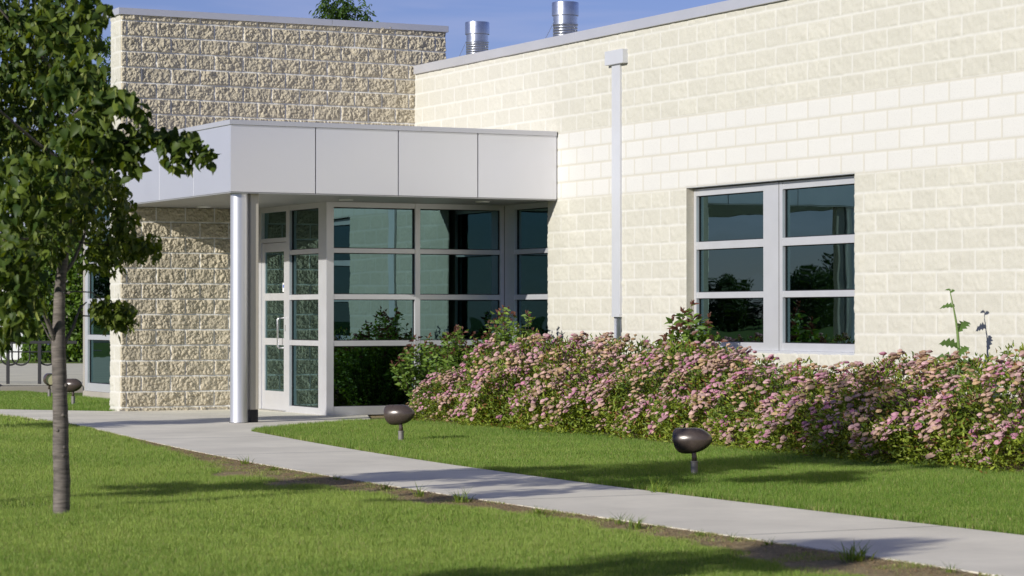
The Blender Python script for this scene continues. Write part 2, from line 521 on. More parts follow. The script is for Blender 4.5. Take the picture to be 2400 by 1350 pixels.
def block_wall(name, axis, plane, s0, s1, z0, z1, sub_s, sub_z, holes=(), amp=1.0, band=None, sphase=0.0, face=-1, seed=1, mat='block'):
    """a wall of split-face blocks: every block face is really broken, joints are flush"""
    ex_s = [h[i] for h in holes for i in (0, 1) if s0 < h[i] < s1]
    ex_z = [h[i] for h in holes for i in (2, 3) if z0 < h[i] < z1]
    gj = 0.0062 if mat == 'block_tan' else 0.0044
    ss = axis_lines(s0, s1, HALF, sphase, sub_s, ex_s, gj)
    zz = axis_lines(z0, z1, ROW, ZR, sub_z, ex_z, gj)
    Sg, Zg = np.meshgrid(ss, zz, indexing='ij')
    row = np.floor((Zg - ZR) / ROW).astype(int)
    off = np.where(row % 2 == 0, 0.0, HALF)
    q = (Sg - sphase - off) / (2 * HALF)
    blk = np.floor(q).astype(int)
    ds = np.minimum(q - blk, 1 - (q - blk)) * 2 * HALF
    qz = (Zg - ZR) / ROW
    dz = np.minimum(qz - np.floor(qz), 1 - (qz - np.floor(qz))) * ROW
    e = np.minimum(ds, dz)
    mort = (e < (0.0075 if mat == 'block_tan' else 0.005)).astype(float)
    rb = _TAB[(blk * 7 + row * 31 + seed * 11) & 255, (blk * 13 + row * 5) & 255]
    rb2 = _TAB[(blk * 3 + row * 17 + seed * 5) & 255, (blk * 29 + row * 11) & 255]
    sx = Sg + rb * 60; sz = Zg + rb2 * 60
    big = vnoise(sx * 9, sz * 11, seed)
    med = np.abs(vnoise(sx * 22, sz * 24, seed + 1) - 0.5) * 2
    sml = np.abs(vnoise(sx * 48, sz * 52, seed + 2) - 0.5) * 2
    fin = vnoise(sx * 95, sz * 95, seed + 3)
    # chunky fracture: grains of two sizes standing at different heights on a hollowed ground
    wx = sx + 0.02 * vnoise(sx * 30, sz * 30, seed + 7); wz = sz + 0.02 * vnoise(sx * 30 + 9, sz * 30, seed + 8)
    d1, h1 = worley(wx * 23, wz * 23, seed + 4)
    d2, h2 = worley(wx * 52, wz * 52, seed + 5)
    h = 0.003 + amp * (0.024 * big + 0.012 * med + 0.020 * h1 * np.clip(1.15 - d1, 0, 1) + 0.013 * h2 * np.clip(1.1 - d2, 0, 1) + 0.007 * fin)
    mh = 0.003 + amp * (0.013 if mat == 'block_tan' else 0.017)                                # flush, tooled mortar
    h = mh + (h * (0.85 + 0.3 * rb) - mh) * sstep(*((0.0055, 0.017) if mat == 'block_tan' else (0.003, 0.011)), e)
    bnd = np.zeros_like(h)
    if band:
        bnd = ((Zg > band[0] - 0.0045) & (Zg < band[1] + 0.0045)).astype(float)
        h = np.where(bnd > 0.5, 0.013 - 0.004 * mort, h)
        rb = np.where(bnd > 0.5, 0.55 + 0.25 * (rb - 0.5), rb)
    h[0, :] = h[-1, :] = 0; h[:, 0] = h[:, -1] = 0
    for hs_, he, hz0, hz1 in holes:
        inside = (Sg > hs_ - 1e-4) & (Sg < he + 1e-4) & (Zg > hz0 - 1e-4) & (Zg < hz1 + 1e-4)
        h[inside] = 0
    ns, nzv = Sg.shape
    V = np.zeros((ns, nzv, 3))
    if axis == 'x':
        V[..., 0] = plane + face * h; V[..., 1] = Sg
    else:
        V[..., 1] = plane + face * h; V[..., 0] = Sg
    V[..., 2] = Zg
    idx = np.arange(ns * nzv).reshape(ns, nzv)
    Q = np.stack([idx[:-1, :-1], idx[1:, :-1], idx[1:, 1:], idx[:-1, 1:]], -1)
    cs = (ss[:-1] + ss[1:]) / 2; cz = (zz[:-1] + zz[1:]) / 2
    keep = np.ones(Q.shape[:2], bool)
    for hs_, he, hz0, hz1 in holes:
        keep &= ~((cs[:, None] > hs_) & (cs[:, None] < he) & (cz[None] > hz0) & (cz[None] < hz1))
    T = Q[keep]
    if (axis == 'x') == (face < 0): T = T[:, ::-1]
    col = np.stack([mort, rb, bnd], -1).reshape(-1, 3)
    o = tri_mesh(name, V.reshape(-1, 3), T, M[mat], None, col, smooth=True)
    return bpart(o)

# long side wall with its openings
WV0, WV1 = on_u(2004, UA), on_u(1609, UA)       # window
WZ0, WZ1 = 0.865, 2.692
VE = on_u(1300, UA + 0.09)                      # where the corner glazing begins
BAND = (ZR + 13 * ROW, ZR + 17 * ROW)
HOLES_A = [(WV0, WV1, WZ0, WZ1), (VE, VB + 1, -0.2, 2.69), (on_u(1452.5, UA - 0.045) + 0.02, on_u(1433.5, UA - 0.045), -0.2, 1.27)]
block_wall('side_wall', 'x', UA, 16.6, VB, -0.10, TOP_A - 0.06, 12, 12, HOLES_A, amp=0.34, band=BAND, sphase=0.07, seed=4)
bpart(MB().box(UA, UA + 0.3, 6, 16.6, -0.1, TOP_A - 0.06).build('side_wall', simple('block_plain', (0.58, 0.50, 0.37), 0.9, 0, 0.1, 8)))
# entrance wall: a free-standing slab of the same block, lit at a grazing angle
UB0, UB1 = on_v(282.5, VB), on_v(1043, VB)
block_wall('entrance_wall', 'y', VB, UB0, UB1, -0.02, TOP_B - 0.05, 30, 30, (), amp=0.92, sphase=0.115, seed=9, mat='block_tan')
block_wall('entrance_wall_end', 'x', UB0, VB, VB + 0.40, -0.02, TOP_B - 0.05, 12, 12, (), amp=0.45, sphase=VB + 0.0, seed=15)
bpart(MB().box(UB0 + 0.004, UB1 - 0.004, VB + 0.004, VB + 0.398, -0.02, TOP_B - 0.06).build('entrance_wall_core', M['beige']))
# concrete ledge under the entrance wall
bpart(MB().box(UB0 - 0.015, UD, VB - 0.03, VB + 0.42, -0.10, 0.022).build('foundation', M['kerb'], bevel=0.004))

# copings
c = MB()
for a, b in ((UB0 - 0.05, on_v(775, VB) - 0.002), (on_v(775, VB) + 0.002, UB1 + 0.03)):
    c.box(a, b, VB - 0.055, VB + 0.45, TOP_B - 0.088, TOP_B)
bpart(c.build('coping', M['coping'], bevel=0.005))
c = MB()
ed = [6, 12, 15.1, 18.2, 21.3, 24.4, 27.5, 30.6, VB - 0.06]
for a, b in zip(ed, ed[1:]):
    c.box(UA - 0.05, UA + 0.42, a + 0.0015, b - 0.0015, TOP_A - 0.118, TOP_A)
bpart(c.build('coping', M['coping'], bevel=0.005))
# roof, backs and interior
bpart(MB().box(UA + 0.02, 30, 6, VB - 0.02, TOP_A - 0.75, TOP_A - 0.7).box(UB1 - 0.3, 30, VB - 0.02, 41, TOP_A - 0.75, TOP_A - 0.7)
      .box(30, 30.2, 6, 41, -0.1, TOP_A - 0.4).box(UA + 0.02, 30, 5.8, 6, -0.1, TOP_A - 0.4).build('roof', M['roof']))
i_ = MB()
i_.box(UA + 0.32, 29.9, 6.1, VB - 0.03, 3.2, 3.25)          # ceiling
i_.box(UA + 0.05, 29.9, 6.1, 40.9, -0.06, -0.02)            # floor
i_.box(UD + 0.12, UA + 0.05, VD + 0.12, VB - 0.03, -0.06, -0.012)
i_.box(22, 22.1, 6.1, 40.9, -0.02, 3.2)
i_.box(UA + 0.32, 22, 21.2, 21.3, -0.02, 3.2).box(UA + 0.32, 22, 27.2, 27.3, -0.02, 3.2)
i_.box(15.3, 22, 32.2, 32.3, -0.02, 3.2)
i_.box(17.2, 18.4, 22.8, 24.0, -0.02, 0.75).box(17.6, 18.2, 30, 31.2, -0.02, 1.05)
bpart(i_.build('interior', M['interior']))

# canopy
ZC0, ZC1 = 2.68, 3.53
can = MB()
can.box(UC + 0.03, UA - 0.03, VC + 0.03, VB - 0.04, ZC0 + 0.05, ZC1 - 0.08).build('canopy', M['joint'])
canopy = bpy.data.objects['canopy']; bpart(canopy)
def sub(parent, o):
    o.parent = parent
    return o
xs = [540, 739.5, 933.5, 1120, 1309]
us = [on_v(x, VC) for x in xs]
us[-1] = UA - 0.02
fp = None
for a, b in zip(us, us[1:]):
    fp = MB().box(a + (0.0 if a == us[0] else 0.006), b - 0.006, VC, VC + 0.028, ZC0 + 0.012, ZC1 - 0.058).build('fascia_panel', M['panel'], canopy, bevel=0.003)
vs = [VC + 0.03, on_u(453, UC), on_u(373, UC), on_u(298, UC), VB - 0.04]
for a, b in zip(vs, vs[1:]):
    fp = MB().box(UC, UC + 0.028, a + 0.004, b - 0.004, ZC0 + 0.012, ZC1 - 0.058).build('fascia_panel', M['panel'], canopy, bevel=0.003)
for v_ in vs[1:-1]: MB().box(UC + 0.002, UC + 0.027, v_ - 0.004, v_ + 0.004, ZC0 + 0.014, ZC1 - 0.06).build('lit_joint_strip', M['white'], canopy)  # white strips stand in for the side joints catching the sun
cp = MB()
for a, b in ((UC - 0.02, us[2] + 0.3), (us[2] + 0.303, UA - 0.03)):
    cp.box(a, b, VC - 0.02, VC + 0.2, ZC1 - 0.058, ZC1)
cp.box(UC - 0.02, UC + 0.2, VC + 0.203, VB - 0.035, ZC1 - 0.058, ZC1)
cp.box(UC + 0.2, UA - 0.03, VC + 0.2, VB - 0.035, ZC1 - 0.1, ZC1 - 0.06)
o = cp.build('canopy_coping', M['coping'], canopy, bevel=0.004)
so = MB()
n_s = 15
for k in range(n_s):                                        # soffit planks
    a = VC + 0.03 + k * (VB - 0.07 - VC) / n_s; b = VC + 0.03 + (k + 1) * (VB - 0.07 - VC) / n_s
    so.box(UC + 0.03, UA + 0.1, a + 0.003, b - 0.003, ZC0, ZC0 + 0.02)
so.box(UC + 0.03, UA + 0.1, VC + 0.03, VB - 0.04, ZC0 + 0.006, ZC0 + 0.03)
so.box(UC, UA - 0.035, VC, VC + 0.025, ZC0 - 0.004, ZC0 + 0.009).box(UC, UC + 0.025, VC + 0.026, VB - 0.04, ZC0 - 0.004, ZC0 + 0.009)
o = so.build('soffit', M['soffit'], canopy)
for px, py in ((811, 467.5), (1131, 472), (478, 484)):
    Y = F * (ZC0 - EYE) / (HOR - py)
    u, v, _ = W((px - 1200) / F * Y, Y)
    o = MB().lathe([(0.085, -0.012), (0.09, -0.006), (0.09, 0.004)], 24, ZC0, (u, v)).build('downlight', M['lamp'], canopy, smooth=True, autos=0.5)

# column and its downspout
t = (560.5 - 1200) / F
Yc = (VC + 0.145) / (-S_ * t + C_)
cu, cv, _ = W(t * Yc, Yc)
bpart(MB().lathe([(0.104, -0.02), (0.104, 0.035), (0.1035, 0.04), (0.1035, ZC0 + 0.01)], 40, 0, (cu, cv)).build('column', M['column'], smooth=True, autos=0.6))
bpart(MB().lathe([(0.114, -0.03), (0.114, 0.004)], 40, 0, (cu, cv)).build('column_base', M['black'], smooth=True, autos=0.6))
du_ = on_v(592.5, VC + 0.16)
d = MB().box(du_ - 0.052, du_ + 0.052, VC + 0.10, VC + 0.20, 0.15, ZC0).build('downspout', M['beige'], bevel=0.008)
bpart(d)
o = MB().box(du_ - 0.048, du_ + 0.048, VC + 0.104, VC + 0.196, -0.02, 0.15).build('boot', M['black'], d, bevel=0.004)

# glazing -------------------------------------------------------------
def bar(mb, ax, p, s0, s1, z0, z1, dep, front=0.0):
    if ax == 'x': mb.box(p + front, p + dep, s0, s1, z0, z1)
    else: mb.box(s0, s1, p + front, p + dep, z0, z1)
def glazing(name, ax, p, cols, rails, parent_name_pane='pane', dep=0.11):
    """cols: [(s0, s1)] uprights; rails: [(z0, z1)] cross bars over the whole width"""
    mb = MB()
    z0, z1 = rails[0][0], rails[-1][1]
    for a, b in cols: bar(mb, ax, p, a, b, z0, z1, dep)
    for (a0, a1), (b0, b1) in zip(cols, cols[1:]):
        for r0, r1 in rails: bar(mb, ax, p, a1 + 0.0005, b0 - 0.0005, r0, r1, dep - 0.004, 0.004)
    fr = bpart(mb.build(name, M['frame'], bevel=0.002))
    for (a0, a1), (b0, b1) in zip(cols, cols[1:]):
        for (r0, r1), (q0, q1) in zip(rails, rails[1:]):
            g = MB(); bar(g, ax, p + 0.048, a1 + 0.001, b0 - 0.001, r1 + 0.001, q0 - 0.001, 0.012)
            o = g.build(parent_name_pane, M['glass'], fr)
            gk = MB()
            for aa, bb, c0, c1 in ((a1, a1 + 0.009, r1, q0), (b0 - 0.009, b0, r1, q0), (a1 + 0.009, b0 - 0.009, r1, r1 + 0.009), (a1 + 0.009, b0 - 0.009, q0 - 0.009, q0)):
                bar(gk, ax, p + 0.036, aa, bb, c0, c1, 0.011)
            o = gk.build('gasket', M['black'], fr)
    return fr
RAILS = [(0.0, 0.108), (0.868, 0.935), (1.455, 1.52), (2.04, 2.10), (2.615, 2.68)]
# front glazing (faces the camera)
fu = lambda x: on_v(x, VD)
glazing('front_glazing', 'y', VD, [(UD, UD + 0.10), (fu(973), fu(985)), (fu(1173), UA + 0.085)], RAILS)
# corner glazing beside the side wall
fv = lambda x: on_u(x, UA + 0.09)
glazing('corner_glazing', 'x', UA + 0.09, [(VE, VE + 0.012), (fv(1206), VD - 0.001)], RAILS)
bpart(MB().box(UA + 0.10, UA + 0.3, VE - 0.2, VE + 0.001, -0.05, 2.69).build('wall_return', M['beige']))
# entrance door and sidelight
dv = lambda x: on_u(x, UD)
glazing('entrance_sidelight', 'x', UD, [(VD + 0.1105, dv(746)), (dv(678), dv(670))], [(0.0, 0.085)] + RAILS[1:])
DV0, DV1 = dv(670) + 0.001, dv(612)
tr = bpart(MB().box(UD, UD + 0.11, DV1 + 0.004, VB - 0.03, 0.0, 2.68).box(UD + 0.003, UD + 0.11, DV0, DV1 + 0.003, 2.615, 2.68)
           .box(UD + 0.003, UD + 0.11, DV0, DV1 + 0.003, 2.215, 2.27).build('door_frame', M['frame'], bevel=0.002))
o = MB().box(UD + 0.048, UD + 0.06, DV0, DV1, 2.27, 2.615).build('pane', M['glass'], tr)
door = MB()
s = 0.10
door.box(UD + 0.012, UD + 0.057, DV0 + 0.003, DV0 + s, 0.015, 2.208).box(UD + 0.012, UD + 0.057, DV1 - s, DV1 - 0.003, 0.015, 2.208)
dr = [(0.015, 0.26), (0.865, 0.955), (1.45, 1.545), (2.09, 2.208)]
for a, b in dr: door.box(UD + 0.014, UD + 0.055, DV0 + s, DV1 - s, a, b)
door = bpart(door.build('door', M['frame'], bevel=0.002))
for (a0, a1), (b0, b1) in zip(dr, dr[1:]):
    o = MB().box(UD + 0.03, UD + 0.04, DV0 + s, DV1 - s, a1, b0).build('pane', M['glass'], door)
hv = DV0 + 0.115
o = MB().tube([(UD + 0.012, hv - 0.02, 1.22), (UD - 0.05, hv, 1.22), (UD - 0.065, hv + 0.01, 1.205), (UD - 0.065, hv + 0.01, 0.845), (UD - 0.05, hv, 0.83), (UD + 0.012, hv - 0.02, 0.83)], 0.012, 10).build('handle', M['steel'], door, smooth=True)
o = MB().box(UD + 0.024, UD + 0.029, DV0 + s + 0.004, DV0 + s + 0.075, 1.56, 1.68).build('notice', M['white'], door)
o = MB().box(UD + 0.0225, UD + 0.0235, DV0 + s + 0.02, DV0 + s + 0.06, 1.615, 1.655).build('notice_print', M['blue'], door)
o = MB().box(UD + 0.006, UD + 0.012, DV0 + 0.03, DV0 + 0.05, 1.05, 1.13).build('lock', M['steel'], door)
bpart(MB().box(UD - 0.03, UD + 0.11, DV0, DV1, -0.01, 0.014).build('threshold', M['steel']))

# window in the side wall
UW = UA + 0.095
wv = lambda x: on_u(x, UW)
w = glazing('window', 'x', UW, [(WV0 + 0.002, WV0 + 0.03), (wv(1834), wv(1789)), (wv(1632), WV1 - 0.002)],
            [(WZ0 + 0.01, 0.957), (1.445, 1.512), (1.995, 2.08), (2.60, WZ1 - 0.012)])
o = MB().box(UW - 0.003, UW + 0.02, wv(1826) - 0.003, wv(1826) + 0.003, WZ0 + 0.01, WZ1 - 0.012).build('mullion_joint', M['joint'], w)
bpart(MB().box(UA - 0.004, UW + 0.14, WV0 - 0.05, WV1 + 0.05, WZ1, WZ1 + 0.016).build('lintel', M['alu']))
o = MB().box(UA - 0.012, UW + 0.1, WV0 + 0.002, WV1 - 0.002, WZ0 - 0.02, WZ0 + 0.009).build('sill', M['alu'], w, bevel=0.002)
jm = MB(); jm2 = MB(); SMB = simple('smooth_block', (0.46, 0.42, 0.34), 0.9, 0, 0.12, 12, 0.3, 120)
z = -0.1
k = 0
while ZR + k * ROW < WZ1:
    a = max(WZ0 - 0.3, ZR + k * ROW + 0.004); b = min(WZ1, ZR + (k + 1) * ROW - 0.004)
    if b > WZ0:
        jm.box(UA + 0.001, UW + 0.15, WV1, WV1 + 0.2, a, b); jm2.box(UA + 0.001, UW + 0.15, WV0 - 0.2, WV0, a, b)
    k += 1
bpart(jm.build('window_jamb', SMB)); bpart(jm2.build('window_jamb', SMB))
bpart(MB().box(UA + 0.006, UW + 0.14, WV1 + 0.001, WV1 + 0.19, WZ0 - 0.1, WZ1).box(UA + 0.006, UW + 0.14, WV0 - 0.19, WV0 - 0.001, WZ0 - 0.1, WZ1)
      .box(UW + 0.05, UW + 0.14, WV0, WV1, -0.1, WZ0).build('wall_backing', M['beige']))

# scupper box, downspout cover and the chase below it
a, b = on_u(1452.5, UA - 0.045), on_u(1433.5, UA - 0.045)
ds = bpart(MB().box(UA - 0.045, UA + 0.01, a, b, 1.262, 4.228).build('scupper_downspout', M['alu'], bevel=0.004))
a2, b2 = on_u(1459, UA - 0.085), on_u(1417, UA - 0.085)
o = MB().box(UA - 0.085, UA - 0.001, a2, b2, 4.226, 4.392).build('conductor_head', M['alu'], ds, bevel=0.006)
o = MB().box(UA - 0.05, UA - 0.005, a + 0.004, b - 0.004, 1.235, 1.262).build('outlet', M['alu'], ds)
o = MB().box(UA + 0.004, UA + 0.03, a + 0.06, b - 0.012, -0.05, 1.30).build('downspout_pipe', M['galv'], ds, bevel=0.01)
o = MB().box(UA + 0.03, UA + 0.06, a - 0.02, b + 0.02, -0.1, 1.35).box(UA + 0.001, UA + 0.05, a + 0.0, a + 0.019, -0.1, 1.27).build('chase', M['conduit'], ds)
o = MB().box(UA - 0.012, UA + 0.03, b - 0.011, b + 0.0, -0.05, 1.262).build('chase_trim', M['alu'], ds)

# glazing beyond the entrance wall
UL = 12.8
lv = lambda x: on_u(x, UL)
glazing('rear_glazing', 'x', UL, [(VB + 0.45, VB + 0.6), (36.2, 36.26), (lv(205.5), lv(199))],
        [(-0.06 + 0.08, 0.15), (0.86, 0.94), (1.45, 1.53), (2.04, 2.12), (2.62, 2.78), (3.30, 3.37), (3.95, 4.4)])
bpart(MB().box(UL - 0.02, UL + 0.2, VB + 0.42, lv(197), -0.12, 0.018).box(UL, 30, lv(199) + 0.001, lv(199) + 0.1, -0.1, 4.2).box(UL - 0.02, 15, VB + 0.42, lv(199) + 0.1, 4.4, 4.55).build('rear_base', M['kerb']))
bpart(MB().box(UL + 1.6, UL + 1.66, VB + 1, lv(199), 0, 3.9).build('rear_partition', M['interior']))

# two metal flues on the roof
for px, w_, ytop, up in ((1118.5, 57, 52, 18.4), (1325, 63, 5.5, 17.9)):
    t = (px - 1200) / F
    Y = up / (C_ * t + S_)
    u, v, _ = W(t * Y, Y)
    r = w_ / F * Y / 2
    zt = EYE + (HOR - ytop) / F * Y
    prof = []
    zb = TOP_A - 0.7
    z = zb
    while z < zt - 0.34:
        prof += [(r * 0.915, z), (r * 0.915, z + 0.028), (r * 0.93, z + 0.032), (r * 0.915, z + 0.036)]
        z += 0.04
    prof += [(r * 0.92, zt - 0.335), (r * 0.965, zt - 0.33), (r * 0.965, zt - 0.315), (r * 0.90, zt - 0.31), (r * 0.90, zt - 0.205), (r * 0.96, zt - 0.2), (r, zt - 0.195), (r, zt - 0.01), (r * 0.985, zt), (r * 0.9, zt), (r * 0.9, zt - 0.05)]
    fl = bpart(MB().lathe(prof, 40, 0, (u, v)).build('flue', M['galv'], smooth=True, autos=0.7))
    gw = MB()
    for aa in (2.6, 4.9, 0.3):
        gw.tube([(u + r * 0.95 * math.cos(aa), v + r * 0.95 * math.sin(aa), zt - 0.33), (u + 1.0 * math.cos(aa), v + 1.0 * math.sin(aa), TOP_A - 0.7)], 0.004, 5)
    o = gw.build('guy_wire', M['steel'], fl)

# ------------------------------------------------------------------ ground, path, lot
far_edge = [(583, 1010), (640, 1019), (750, 1038), (900, 1067), (1040, 1087), (1180, 1105), (1340, 1126), (1500, 1146), (1650, 1165), (1800, 1184), (1950, 1203), (2100, 1221), (2250, 1237), (2400, 1252)]
near_edge = [(2330, 1345), (2170, 1322), (2000, 1298), (1850, 1276), (1700, 1254), (1550, 1231), (1425, 1213), (1300, 1194), (1150, 1171), (1020, 1153), (900, 1137), (720, 1107), (590, 1083), (480, 1060), (380, 1040), (290, 1020), (220, 1004), (160, 992)]
def smooth_edge(pts, deg=4):
    q = np.array([gnd(*p) for p in pts])
    pf = np.polyfit(q[:, 1], q[:, 0], deg)
    vv = np.linspace(q[0, 1], q[-1, 1], 48)
    return [(float(np.polyval(pf, v)), float(v)) for v in vv]
fe = smooth_edge(far_edge); ne = smooth_edge(near_edge)
fe += [(fe[-1][0] - 0.01, 8.0), (fe[-1][0] - 0.1, 3.0)]
ne = [(ne[0][0] - 0.15, 3.0), (ne[0][0] - 0.05, 7.0)] + ne
g2 = lambda x, y: gnd(x, y)
path = [g2(-420, 955), g2(0, 959), g2(256, 963.5), (UB0, VB + 0.1), (UD + 0.06, VB + 0.1), (UD + 0.06, VD + 0.05), (UD + 0.55, VD - 0.03), g2(868, 982.5), g2(700, 996), g2(606, 1004)] + fe + ne + [g2(0, 971), g2(-420, 965)]
pm = MB(); pm.face([(x, y, 0.0) for x, y in path])
n = len(path)
for i in range(n):
    (x0, y0), (x1, y1) = path[i], path[(i + 1) % n]
    pm.face([(x0, y0, 0), (x1, y1, 0), (x1, y1, -0.12), (x0, y0, -0.12)])
pw = pm.build('sidewalk', M['concrete'])
bm = bmesh.new(); bm.from_mesh(pw.data)
bmesh.ops.remove_doubles(bm, verts=bm.verts, dist=0.0005)
bmesh.ops.triangulate(bm, faces=bm.faces)
bmesh.ops.recalc_face_normals(bm, faces=bm.faces)
bm.to_mesh(pw.data); bm.free()
tag(pw, 'pale concrete sidewalk curving to the entrance', None, None, 'structure')

PATH = np.array(path)
def inside(poly, x, y):
    r = np.zeros(len(x), bool)
    j = len(poly) - 1
    for i in range(len(poly)):
        xi, yi = poly[i]; xj, yj = poly[j]
        if yi != yj:
            c = ((yi > y) != (yj > y)) & (x < (xj - xi) * (y - yi) / (yj - yi) + xi)
            r ^= c
        j = i
    return r
NE = np.array([g2(-420, 965), g2(0, 971)] + ne[::-1])
FE = np.array(fe)
def dist_poly(pl, x, y):
    d = np.full(len(x), 1e9); s = np.zeros(len(x)); acc = 0
    for (x0, y0), (x1, y1) in zip(pl, pl[1:]):
        L = math.hypot(x1 - x0, y1 - y0)
        t = np.clip(((x - x0) * (x1 - x0) + (y - y0) * (y1 - y0)) / (L * L), 0, 1)
        dd = np.hypot(x - x0 - t * (x1 - x0), y - y0 - t * (y1 - y0))
        m = dd < d
        d = np.where(m, dd, d); s = np.where(m, acc + t * L, s)
        acc += L
    return d, s
# bare soil beside the path: widths read off the photograph at points of the near edge
soil_px = [(290, .0), (420, .06), (480, .12), (600, .34), (720, .62), (860, .62), (960, .45), (1060, .42), (1150, .40), (1250, .22), (1400, .18), (1550, .24), (1750, .30), (1900, .42), (2040, .5), (2200, .6), (2330, .55)]
yy = lambda x: np.interp(x, [p[0] for p in near_edge[::-1]], [p[1] for p in near_edge[::-1]])
spt = np.array([gnd(x, float(yy(x))) for x, _ in soil_px])
_, s_at = dist_poly(NE, spt[:, 0], spt[:, 1])
s_w = np.array([w for _, w in soil_px])
def turf(x, y):
    """0 = bare soil, 1 = full turf"""
    d, s = dist_poly(NE, x, y)
    wd = np.interp(s, s_at, s_w, left=0.0, right=0.5)
    wd = wd * (0.55 + 0.9 * vnoise(x * 3.1, y * 3.1, 5)) + 0.10 * (vnoise(x * 9, y * 9, 6) - 0.5)
    t = sstep(0.0, 0.16, d - wd)
    d2, _ = dist_poly(FE, x, y)
    t *= sstep(0.0, 0.05, d2 - 0.03 * vnoise(x * 7, y * 7, 8))
    # hedge bed and the mulch in front of the glazing
    hb = (x > 12.95 + 0.25 * np.sin(y * 1.1) + 0.1 * (y < 18)) & (y < 27.2) & (y > 5)
    mb_ = (x > 12.2) & (y >= 27.9)
    mb2 = (x > 12.75) & (y >= 27.2) & (y < 27.9)
    t = np.where((hb | mb_ | mb2) & (y < 33), 0.0, t)
    return t

TREE_AT = gnd(145, 1195)                # the lawn dips in a shallow saucer round the young tree
# lawn base: a fine sheet near the camera, a far sheet to the horizon
def ground_z(x, y):
    rr_ = np.hypot(x - TREE_AT[0] + .25, y - TREE_AT[1] - .1)
    z = -0.014 + 0.018 * (vnoise(x * 0.5, y * 0.5, 12) - 0.5) - 0.05 * (1 - sstep(0.40, 0.75, rr_))
    d1, _ = dist_poly(NE, np.ravel(x), np.ravel(y))
    w = 1 - sstep(0.04, 0.30, np.reshape(d1, np.shape(x)))
    return z * (1 - w) - 0.007 * w
gx = np.arange(-4, 15.3, 0.07); gy = np.arange(3, 34, 0.07)
X, Y = np.meshgrid(gx, gy, indexing='ij')
Z = ground_z(X, Y)
rim = np.minimum.reduce([X - gx[0], gx[-1] - X, Y - gy[0], gy[-1] - Y])
Z = np.where(rim < 0.01, -0.09, Z)
idx = np.arange(X.size).reshape(X.shape)
Q = np.stack([idx[:-1, :-1], idx[1:, :-1], idx[1:, 1:], idx[:-1, 1:]], -1).reshape(-1, 4)
tf_ = turf(X.ravel(), Y.ravel())
lw = tri_mesh('lawn_ground', np.stack([X, Y, Z], -1).reshape(-1, 3), Q, M['ground'], None, np.repeat(tf_[:, None], 3, 1), True)
tag(lw, kind='structure')
gb = MB(); gb.face([(-700, -700, -0.10), (900, -700, -0.10), (900, 900, -0.10), (-700, 900, -0.10)])
gb = gb.build('ground', M['ground'])
a = gb.data.attributes.new('Col', 'FLOAT_COLOR', 'POINT'); a.data.foreach_set('color', np.ones(16, np.float32))
tag(gb, kind='structure')

# parking lot behind, with its broken kerb
kd0, kd1 = W(-26, 45.0), W(-3, 45.0)
lot = MB()
lot.face([W(-60, 45.3, 0.02), W(-1, 45.3, 0.02), W(2, 66, 0.02), W(-60, 67.5, 0.02)])
tag(lot.build('parking_lot', M['lot']), kind='structure')
kb = MB()
for k in range(26):
    x0 = -30 + k * 1.05
    h = 0.03 + random.uniform(-0.02, 0.012)
    p = [W(x0, 45.0, 0), W(x0 + 1.0 + random.uniform(-.03, .03), 45.0, 0), W(x0 + 1.02, 45.34, 0), W(x0, 45.34, 0)]
    n = len(kb.v)
    kb.v += [(q[0], q[1], -0.13) for q in p] + [(q[0], q[1], h + random.uniform(-.012, .012)) for q in p]
    kb.f += [tuple(n + i for i in q) for q in ((0, 3, 2, 1), (4, 5, 6, 7), (0, 1, 5, 4), (1, 2, 6, 5), (2, 3, 7, 6), (3, 0, 4, 7))]
tag(kb.build('kerb', M['shaded_kerb'], bevel=0.02), kind='structure')

